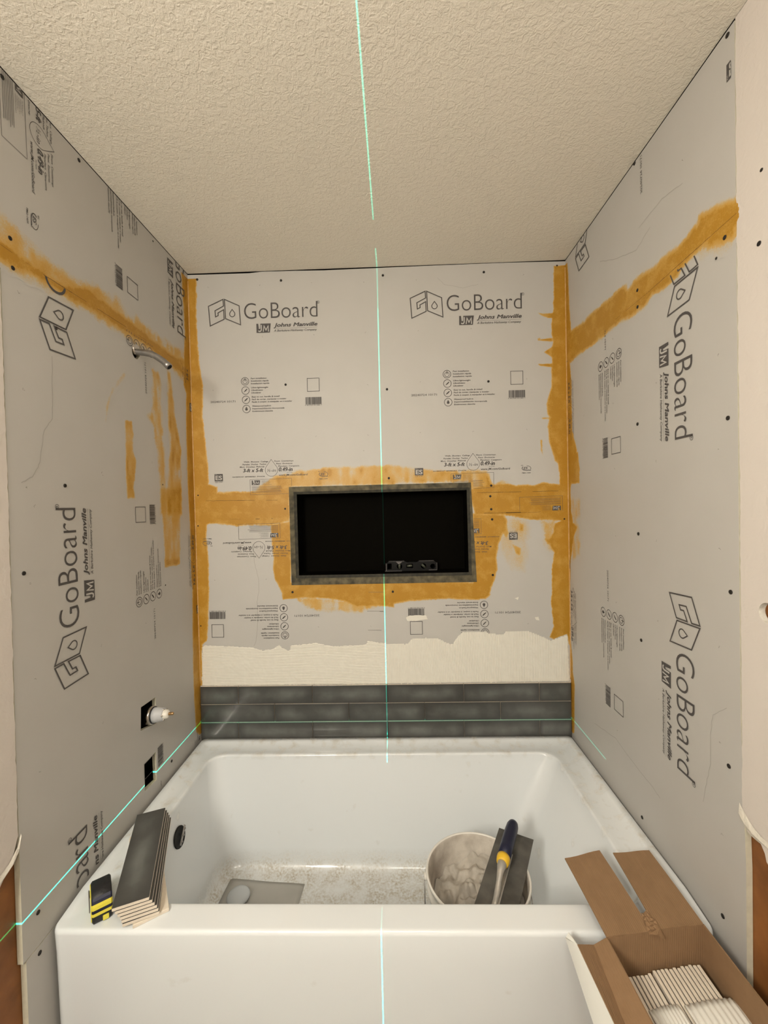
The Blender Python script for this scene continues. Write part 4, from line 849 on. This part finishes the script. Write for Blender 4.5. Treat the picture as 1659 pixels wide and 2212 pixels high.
# ------------------------------------------------------------------ loose tiles on the deck
TW, TLn, TT = .0735, .303, .0083
deck_tile = tile_mesh(TLn, TW, TT)
c0 = np.array([-.614, -.618]); yaw0 = math.atan2(.2785, -.118)
DL = ['topmost grey glazed tile of the fanned stack on the tub deck', 'second tile from the top of the fanned stack on the tub deck', 'third tile from the top of the fanned stack on the tub deck', 'fourth tile from the top of the fanned stack on the tub deck', 'fifth tile from the top of the fanned stack on the tub deck', 'sixth tile from the top, lying on the turned bottom tile']
offs = [(0, 0), (.0042, .0024), (.0075, .0046), (.0108, .0066), (.0132, .0082), (.0122, .0078)]
for i in range(6):
    o = bpy.data.objects.new('loose_tile', deck_tile); COL.objects.link(o)
    o.location = (c0[0]+offs[i][0], c0[1]+offs[i][1], .0100+(5-i)*(TT+.0004)); o.rotation_euler = (0, 0, yaw0+(0, .006, .010, .016, .012, .030)[i]); tag(o, DL[i], 'tile', 'grey tiles stacked on the tub deck')
bm_t = tile_mesh(TLn, TW, TT, True); o = bpy.data.objects.new('loose_tile', bm_t); COL.objects.link(o)
e = np.array([.057, .039])/.0691; pr = np.array([-e[1], e[0]]); cc = np.array([-.553, -.7605])+e*TW/2+pr*TLn/2+np.array([.001, .003])
o.location = (cc[0], cc[1], .0004); o.rotation_euler = (0, 0, math.atan2(pr[1], pr[0])); tag(o, 'beige tile turned face down at an angle under the stack', 'tile', 'grey tiles stacked on the tub deck')

# ------------------------------------------------------------------ tape measure
def tape_measure():
    t = empty('tape_measure', (-.6560, -.7120, .0), (0, 0, .30))
    # profile in (y, z): rounded D standing on its flat side; thickness along x
    def prof(s):
        pts = []; w, h = .036*s, .068
        for cx, cy, r, a0, a1 in ((-w+.006, .006*s, .006, 180, 270), (w-.010, .010*s, .010, 270, 360), (w-.026, .064*s-.026, .026, 0, 90), (-w+.030, .064*s-.030, .030, 90, 180)):
            for k in range(9):
                a = math.radians(a0+(a1-a0)*k/8); pts.append((cx+r*math.cos(a), cy+r*math.sin(a)))
        a_, b_ = pts[-1], pts[0]; pts += [(a_[0]+(b_[0]-a_[0])*k/8, a_[1]+(b_[1]-a_[1])*k/8) for k in range(1, 8)]
        return pts
    def body(name, x0, x1, s, m, bev, zs=0.0):
        bm = bmesh.new(); P = prof(s); ax = []
        for x, k in ((x0, 1-bev), (x0+.003, 1), (x1-.003, 1), (x1, 1-bev)):
            ax.append([bm.verts.new((x, a*k, (b-.032)*k+.032+zs)) for a, b in P])
        for A, B in zip(ax, ax[1:]):
            for i in range(len(P)): bm.faces.new((A[i], A[(i+1) % len(P)], B[(i+1) % len(P)], B[i])).smooth = True
        bm.faces.new(ax[0]); bm.faces.new(ax[-1]); return from_bm(name, bm, t, (m,))
    body('case', -.0195, .0205, 1.0, 'blackrubber', .10)
    P = prof(1.0)
    def band(name, i0, i1, m, x0=-.0198, x1=.0208, lift=.0012):
        bm = bmesh.new(); c = Vector((0, .032))
        def off(p, k): d = (Vector(p)-c); d.normalize(); return (p[0]+d[0]*k, p[1]+d[1]*k)
        seg = [off(P[i % len(P)], lift) for i in range(i0, i1+1)]; inn = [off(P[i % len(P)], -.0015) for i in range(i0, i1+1)]
        R_ = [[bm.verts.new((x, a, b)) for a, b in s_] for x, s_ in ((x0, inn), (x0+.003, seg), (x1-.003, seg), (x1, inn))]
        for A, B in zip(R_, R_[1:]):
            for i in range(len(seg)-1): bm.faces.new((A[i], A[i+1], B[i+1], B[i]))
        from_bm(name, bm, t, (m,))
    band('navy_grip', 31, 38, 'navy', -.0196, .0206, .0005); band('yellow_stripe', 33, 35, 'yellow'); band('yellow_stripe', 37, 39, 'yellow')
    # yellow trim ring and steel clip on the left side
    bm = bmesh.new(); Q = [((a)*.86, (b-.032)*.86+.032) for a, b in P]; Q2 = [((a)*.70, (b-.032)*.70+.032) for a, b in P]
    A = [bm.verts.new((-.0212, a, b)) for a, b in Q]; B = [bm.verts.new((-.0212, a, b)) for a, b in Q2]; A2 = [bm.verts.new((-.0180, a*1.08, (b-.032)*1.08+.032)) for a, b in Q]; B2 = [bm.verts.new((-.0190, a, b)) for a, b in Q2]
    for i in range(len(Q)):
        j = (i+1) % len(Q)
        for X, Y in ((A, B), (A2, A), (B, B2)): bm.faces.new((X[i], X[j], Y[j], Y[i]))
    from_bm('trim_ring', bm, t, ('yellow',))
    bm = bmesh.new(); box(bm, (-.0245, -.010, .012), (-.0222, .012, .052), .002); box(bm, (-.0230, -.006, .044), (-.0190, .008, .052), .001); from_bm('belt_clip', bm, t, ('steel',))
    bm = bmesh.new(); box(bm, (.001, -.0385, .003), (.013, -.0345, .014), .001); from_bm('blade_hook', bm, t, ('yellow',))
    t.rotation_euler = (0, 0, .66)
    return tag(t, 'black and yellow tape measure standing on the tub deck corner', 'tape measure')
tape_measure()

# ------------------------------------------------------------------ bucket, mortar, trowel
def bucket():
    bx, by, rz = .268, -.520, -.083; t = empty('bucket', (bx, by, FZ+.0008)); h = rz-FZ-.0008
    bm = bmesh.new()
    lathe(bm, [(.0001, 0), (.118, 0), (.122, .003), (.134, h-.055), (.1350, h-.050), (.1400, h-.048), (.1400, h-.044), (.1355, h-.042), (.1370, h-.012), (.1420, h-.010), (.1430, h-.004), (.1420, h), (.1395, h+.001), (.1370, h-.002)], 64)
    lathe(bm, [(.1370, h-.002), (.1350, h-.008), (.1335, h-.030), (.1310, h-.055), (.1190, .006), (.0001, .005)], 64, 1)
    bmesh.ops.remove_doubles(bm, verts=bm.verts, dist=.0001)
    from_bm('pail', bm, t, ('bucket', 'smeared'))
    bm = bmesh.new(); tube(bm, [(-.1455, .02, h-.030), (-.1475, .01, h-.04), (-.1480, -.01, h-.075), (-.1470, -.04, h-.13), (-.1430, -.07, h-.17), (-.12, -.105, h-.20), (-.06, -.138, h-.215), (0, -.146, h-.22), (.06, -.138, h-.215), (.12, -.105, h-.20), (.143, -.07, h-.17), (.147, -.03, h-.10), (.1455, .02, h-.030)], .0016, 8); from_bm('wire_handle', bm, t, ('steel',))
    for s in (-1, 1):
        bm = bmesh.new(); lathe(bm, [(.0001, s*.1475), (.008, s*.1475), (.009, s*.1440), (.009, s*.1360)], 14, 0, 'x', (0, .02, h-.030)); from_bm('handle_lug', bm, t, ('bucket',))
    tag(t, 'white mortar bucket with smeared rim standing in the tub', 'bucket')
    # mortar heap inside
    bm = bmesh.new(); nr, na_ = 34, 96; U = []
    rs = np.linspace(0, 1, nr); rings = []
    for i in range(nr):
        a = np.linspace(0, 2*math.pi, na_+1)[:-1]; x = rs[i]*np.cos(a); y = rs[i]*np.sin(a)
        zz = -.098+.034*np.clip(y+.25*x, -1, 1)+.034*np.exp(-((x-.50)**2+(y-.30)**2)/.20)+.016*np.exp(-((x+.25)**2+(y-.25)**2)/.12)-.120*np.exp(-((x+.12)**2+(y+.52)**2)/.07)-.045*np.exp(-((x+.85)**2+(y+.1)**2)/.12)-.02*np.exp(-((x+.4)**2+(y-.8)**2)/.1)
        zz = zz+.026*vnoise(x, y, .22, .22, 61)+.018*vnoise(x, y, .10, .10, 62)+.004*vnoise(x, y, .035, .035, 63)+.010*np.abs(vnoise(x+y*.4, y-x, .16, .5, 66))*2
        zz = np.minimum(zz, -.028); rr2 = .1205+.0125*np.clip((zz+.30)/.30, 0, 1)
        rings.append([bm.verts.new((rr2[k]*x[k]*.985, rr2[k]*y[k]*.985, zz[k])) for k in range(na_)])
    for A, B in zip(rings[1:], rings[2:]):
        for k in range(na_): bm.faces.new((A[k], A[(k+1) % na_], B[(k+1) % na_], B[k])).smooth = True
    bm.faces.new(rings[1]); bmesh.ops.delete(bm, geom=rings[0], context='VERTS')
    o = from_bm('mortar', bm, None, ('mortar',)); o.location = (bx, by, rz); tag(o, 'grey beige mortar scooped out inside the white bucket', 'mortar', kind='stuff')
bucket()
def trowel():
    u = Vector((.45, .893, 0)).normalized(); w = Vector((u.y, -u.x, 0)); far = Vector((.4125, -.390, 0)); BL = .280
    ctr = far-u*BL/2; t = empty('trowel', (ctr.x, ctr.y, -.0805), (0, 0, math.atan2(u.y, u.x)))
    # local x along blade (far = +), y left, z up
    bm = bmesh.new(); box(bm, (-BL/2, -.0515, 0), (BL/2, .0515, .0010)); from_bm('blade', bm, t, ('blade',))
    bm = bmesh.new(); 
    tube(bm, [(-.130, .004, .002), (-.112, .004, .006), (-.090, .004, .014), (-.072, .004, .026), (-.058, .004, .036), (-.042, .004, .041), (-.022, .004, .042)], [.0050, .0070, .0075, .0070, .0085, .0115, .0135], 16)
    box(bm, (-.135, -.007, .0010), (.055, .012, .0050), .002); from_bm('mount', bm, t, ('cast',))
    bm = bmesh.new(); tube(bm, [(-.034, .004, .0420), (-.031, .004, .0420), (-.020, .004, .0424), (-.012, .004, .0428)], [.0125, .0160, .0178, .0176], 22); from_bm('ferrule', bm, t, ('amber',))
    bm = bmesh.new(); tube(bm, [(-.014, .004, .0428), (.020, .004, .0440), (.055, .004, .0450), (.085, .004, .0450), (.108, .004, .0445), (.120, .004, .0440), (.126, .004, .0438), (.1285, .004, .0436)], [.0172, .0178, .0180, .0178, .0170, .0140, .0085, .003], 24); from_bm('grip', bm, t, ('navy',))
    tag(t, 'flat steel trowel with navy and yellow handle resting on the bucket', 'trowel')
trowel()

# ------------------------------------------------------------------ torpedo level in the niche
def level():
    a, b = hit(834, 1233, 1, .062), hit(944, 1231, 1, .062); zb = float(min(inner[0][1], inner[1][1]))+.0010; L = float(b[0]-a[0])
    t = empty('torpedo_level', ((a[0]+b[0])/2, .062, zb+.0003)); hh = .040
    outline = [(-L/2, 0), (L/2, 0), (L/2, .030), (L/2-.012, hh), (L/2-.075, hh), (L/2-.082, .036), (-L/2+.088, .036), (-L/2+.078, hh), (-L/2+.012, hh), (-L/2, .030)]
    holes = [rect(-L/2+.006, .008, -L/2+.024, .032), circ(-L/2+.056, .019, .0115), rect(-L/2+.085, .012, -L/2+.112, .029), circ(L/2-.056, .019, .0115), circ(L/2-.018, .018, .0105)]
    v, f = filled([outline]+holes); bm = bmesh.new(); fv = [bm.verts.new((x, -.009, z_)) for x, z_ in v]; bv = [bm.verts.new((x, .009, z_)) for x, z_ in v]; cnt = {}
    for q in f:
        bm.faces.new([fv[i] for i in q]); bm.faces.new([bv[i] for i in reversed(q)])
        for i, j in zip(q, q[1:]+q[:1]): cnt.setdefault((min(i, j), max(i, j)), []).append((i, j))
    for e in cnt.values():
        if len(e) == 1: i, j = e[0]; bm.faces.new((fv[i], bv[i], bv[j], fv[j]))
    from_bm('level_body', bm, t, ('levelbody',))
    bm = bmesh.new(); box(bm, (-L/2+.012, -.0095, hh), (-L/2+.076, .0095, hh+.0010)); from_bm('top_rail', bm, t, ('levelmetal',)); bm = bmesh.new(); box(bm, (L/2-.074, -.0095, hh), (L/2-.013, .0095, hh+.0010)); from_bm('top_rail', bm, t, ('levelmetal',))
    for lo_, hi_ in (((-L/2-.004, -.0100, 0), (-L/2+.066, -.0092, .0020)), ((L/2-.035, -.0100, .002), (L/2, -.0092, .0040)), ((-L/2, -.0100, .002), (-L/2+.0022, -.0092, .033)), ((L/2-.0016, -.0100, .002), (L/2, -.0092, .033))):
        bm = bmesh.new(); box(bm, lo_, hi_); from_bm('edge_trim', bm, t, ('levelmetal',))
    for x, z_, r in ((-L/2+.056, .019, math.pi/2), (-L/2+.0985, .0205, 0), (L/2-.056, .019, -math.pi/4)):
        bm = bmesh.new(); tube(bm, [(-.0105, 0, 0), (.0105, 0, 0)], .0050, 14); bm.transform(Matrix.Translation((x, -.003, z_)) @ Matrix.Rotation(-r, 4, 'Y')); from_bm('vial', bm, t, ('vial',))
    bm = bmesh.new(); v, f = filled([[(-L/2+.042, hh-.001), (-L/2+.068, hh-.001), (-L/2+.060, hh-.008), (-L/2+.052, hh-.011)]]); 
    me_v = [(x, -.0098, z_) for x, z_ in v]; bm.free(); from_py('label_plate', me_v, f, t, ('levelmetal',))
    tag(t, 'small black torpedo level standing on the shelf of the niche', 'level')
level()

# ------------------------------------------------------------------ carton of tiles in front of the tub
def sheet(name, quad, thick, parent, mats, n=(1, 1), bump=None):
    """quad of four 3d corners (a, b, c, d) turned into a subdivided sheet of real thickness"""
    A, B, C, D = [Vector([float(k) for k in q]) for q in quad]; nu, nv = n; bm = bmesh.new(); nr = (B-A).cross(D-A).normalized()
    top = [[None]*(nv+1) for _ in range(nu+1)]; bot = [[None]*(nv+1) for _ in range(nu+1)]
    for i in range(nu+1):
        for j in range(nv+1):
            a, b = i/nu, j/nv; p_ = (A*(1-a)+B*a)*(1-b)+(D*(1-a)+C*a)*b
            if bump: p_ = p_+nr*bump(a, b)
            top[i][j] = bm.verts.new(p_+nr*thick/2); bot[i][j] = bm.verts.new(p_-nr*thick/2)
    for i in range(nu):
        for j in range(nv):
            bm.faces.new((top[i][j], top[i+1][j], top[i+1][j+1], top[i][j+1])).material_index = 0
            bm.faces.new((bot[i][j], bot[i][j+1], bot[i+1][j+1], bot[i+1][j])).material_index = len(mats)-1
    def side(p_, q_): bm.faces.new((top[p_[0]][p_[1]], bot[p_[0]][p_[1]], bot[q_[0]][q_[1]], top[q_[0]][q_[1]])).material_index = 0
    for i in range(nu): side((i, 0), (i+1, 0)); side((i, nv), (i+1, nv))
    for j in range(nv): side((0, j), (0, j+1)); side((nu, j), (nu, j+1))
    me = bpy.data.meshes.new(name); bmesh.ops.recalc_face_normals(bm, faces=bm.faces); bm.to_mesh(me); bm.free()
    o = link(name, me, parent, mats); o.matrix_parent_inverse = Matrix.Translation(parent.location).inverted() if parent else o.matrix_parent_inverse
    return o
ZT, ZB = .030, -.1180
FLc, FRc = hit(1311, 2026, 2, ZT)[:2], hit(1519, 1996, 2, ZT)[:2]
FLc = np.array([FLc[0], FLc[1]]); FRc = np.array([FRc[0], FRc[1]])
NRc = FRc+np.array([.012, -.335]); NLc = FLc+np.array([.014, -.325])
def carton():
    ctr = (FLc+FRc+NRc+NLc)/4; t = empty('tile_carton', (float(ctr[0]), float(ctr[1]), ZB-.002))
    P = lambda q, z_: (float(q[0]), float(q[1]), z_)
    bow = lambda a, b: .0022*math.sin(a*3.1)*b
    sheet('bottom', (P(FLc, ZB), P(FRc, ZB), P(NRc, ZB), P(NLc, ZB)), .003, t, ('card', 'boxwhite'))
    sheet('far_wall', (P(FRc, ZB), P(FLc, ZB), P(FLc, ZT), P(FRc, ZT)), .003, t, ('card',), (10, 4), bow)
    sheet('side_wall', (P(NRc, ZB), P(FRc, ZB), P(FRc, ZT), P(NRc, ZT)), .003, t, ('card',), (8, 3))
    sheet('side_wall', (P(FLc, ZB), P(NLc, ZB), P(NLc, ZT), P(FLc, ZT)), .003, t, ('card',), (8, 3))
    sheet('near_wall', (P(NLc, ZB), P(NRc, ZB), P(NRc, ZT), P(NLc, ZT)), .003, t, ('card',))
    zf = .040
    mid1 = FLc+(FRc-FLc)*.46; mid2 = FLc+(FRc-FLc)*.52
    k1 = hit(1383, 1971, 2, ZT+.003); k2 = hit(1396, 1970, 2, ZT+.003)
    wv = lambda a, b: .0012*math.sin(6*a+3*b)
    sheet('end_flap', (P(FLc, ZT), P(mid1, ZT), hit(1295, 1838, 2, zf), hit(1220, 1855, 2, zf)), .003, t, ('card',), (6, 12), wv)
    sheet('end_flap', (P(mid2, ZT), P(FRc, ZT), hit(1402, 1838, 2, zf), hit(1324, 1843, 2, zf)), .003, t, ('card',), (6, 12), wv)
    # torn scrap between the two end flaps
    c1, c2, c3, c4, c5 = hit(1385, 1972, 2, ZT+.006), hit(1398, 1968, 2, ZT+.008), hit(1425, 2004, 2, ZT+.006), hit(1437, 2030, 1, FLc[1]+.004), hit(1402, 2018, 2, ZT+.002)
    sheet('torn_scrap', (c1, c2, c3, c5), .002, t, ('card',), (4, 6), lambda a, b: .003*math.sin(9*b+5*a))
    sheet('torn_scrap', (c5, c3, c4, hit(1420, 2020, 1, FLc[1]+.003)), .002, t, ('card',))
    # long side flap, creased, leaning outwards
    o1 = np.array(hit(1247, 2041, 2, .028)); o2 = np.array(hit(1327, 2212, 2, .028)); dd = (o2-o1)/abs(o2[1]-o1[1]); o2e = o1+dd*.33
    m1 = np.array(hit(1283, 2042, 2, .010)); m2 = np.array(hit(1349, 2212, 2, .010)); m2 = m1+(m2-m1)/abs(m2[1]-m1[1])*.33
    sheet('side_flap', (P(FLc, ZT), m1, m2, P(NLc, ZT)), .003, t, ('card',), (3, 8)); sheet('side_flap', (m1, o1, o2e, m2), .003, t, ('card', 'boxwhite'), (3, 8))
    rg = np.array(hit(1228, 2014, 2, .028)); dg = (np.array(hit(1283, 2212, 2, -.012))-np.array(hit(1222, 2026, 2, .008))); b1 = np.array(hit(1222, 2026, 2, .008)); b2e = b1+dg/abs(dg[1])*.36
    sheet('printed_flap_edge', (o1, b1, b2e, o2e), .0022, t, ('boxwhite',), (4, 8), lambda a, b: .0015*math.sin(3*a))['label'] = 'white outer face of carton flap'
    sheet('printed_flap_tip', (o1, rg, rg+np.array([-.006, -.004, -.006]), b1), .0016, t, ('boxwhite',))
    return tag(t, 'open brown cardboard carton of tiles at the right end of the apron', 'box')
carton()
# supporting carton under it, down to the floor
bm = bmesh.new(); lo = np.minimum(NLc, FLc); box(bm, (float(FLc[0])+.004, float(NLc[1])+.006, FLOOR+.0005), (float(FRc[0])-.004, float(FLc[1])-.006, ZB-.004), .002)
tag(from_bm('closed_carton', bm, None, ('card',)), 'closed cardboard carton standing on the floor under the open one', 'box')
# tiles on edge
ax = (FRc-FLc)/np.linalg.norm(FRc-FLc); ay = np.array([ax[1], -ax[0]]); ay = (NRc-FRc)/np.linalg.norm(NRc-FRc)
box_tile = tile_mesh(TLn-.004, TW, .0070); k = 0; ORD = ['first', 'second', 'third', 'fourth', 'fifth', 'sixth', 'seventh', 'eighth', 'ninth', 'tenth', 'eleventh', 'twelfth']
for grp, start, cnt_, nm in ((0, .0150, 9, 'left'), (1, .0985, 12, 'right')):
    for i in range(cnt_):
        off = start+i*(.0088 if grp == 0 else .0091); ctr = FLc+ax*off+ay*((TLn-.004)/2+.009+random.uniform(0, .003)+(.004 if grp == 0 else 0))
        o = bpy.data.objects.new('packed_tile', box_tile); COL.objects.link(o)
        o.matrix_world = Matrix.Translation((float(ctr[0]), float(ctr[1]), ZB+.0022+TW/2+random.uniform(0, .0005))) @ Matrix.Rotation(math.atan2(-ay[1], -ay[0]), 4, 'Z') @ Matrix.Rotation(math.pi/2, 4, 'X') @ Matrix.Translation((0, 0, -.0035))
        tag(o, '%s tile from the left in the %s row inside the open carton' % (ORD[i], nm), 'tile', 'tiles standing on edge in the carton')
# foam wrap over the near part of the tiles
def wrap(name, pts, label, zt):
    q = [hit(*p_, 2, zt) for p_ in pts]; dn = Vector((float(ay[0]), float(ay[1]), 0)); a, b = Vector(q[0]), Vector(q[1])
    bm = bmesh.new(); nu, nv = 40, 16; G = []
    for i in range(nu+1):
        row = []
        for j in range(nv+1):
            s_ = i/nu; p_ = a.lerp(b, s_)+dn*(j/nv)*.20; zz = zt+.0012*math.sin(s_*60)+.004*math.sin(s_*math.pi)*(1-.3*j/nv)
            if s_ > .85: zz -= ((s_-.85)/.15)**2*.010
            zz -= .003*max(0, 1-j*.7)
            row.append(bm.verts.new((p_.x, p_.y, zz)))
        G.append(row)
    for i in range(nu):
        for j in range(nv): bm.faces.new((G[i][j], G[i+1][j], G[i+1][j+1], G[i][j+1])).smooth = True
    ex = bmesh.ops.extrude_face_region(bm, geom=bm.faces[:])
    for v in ex['geom']:
        if isinstance(v, bmesh.types.BMVert): v.co.z += .0015
    return tag(from_bm(name, bm, None, ('paper',)), label, 'packing')
wrap('foam_wrap', [(1478, 2170), (1592, 2154)], 'larger white foam wrap lying over the tiles in the right row of the carton', -.0365)
wrap('foam_wrap', [(1401, 2182), (1472, 2168)], 'smaller white foam wrap lying over the tiles in the left row of the carton', -.0375)
for o in bpy.data.objects:
    if o.name.startswith('tmp'): bpy.data.objects.remove(o)
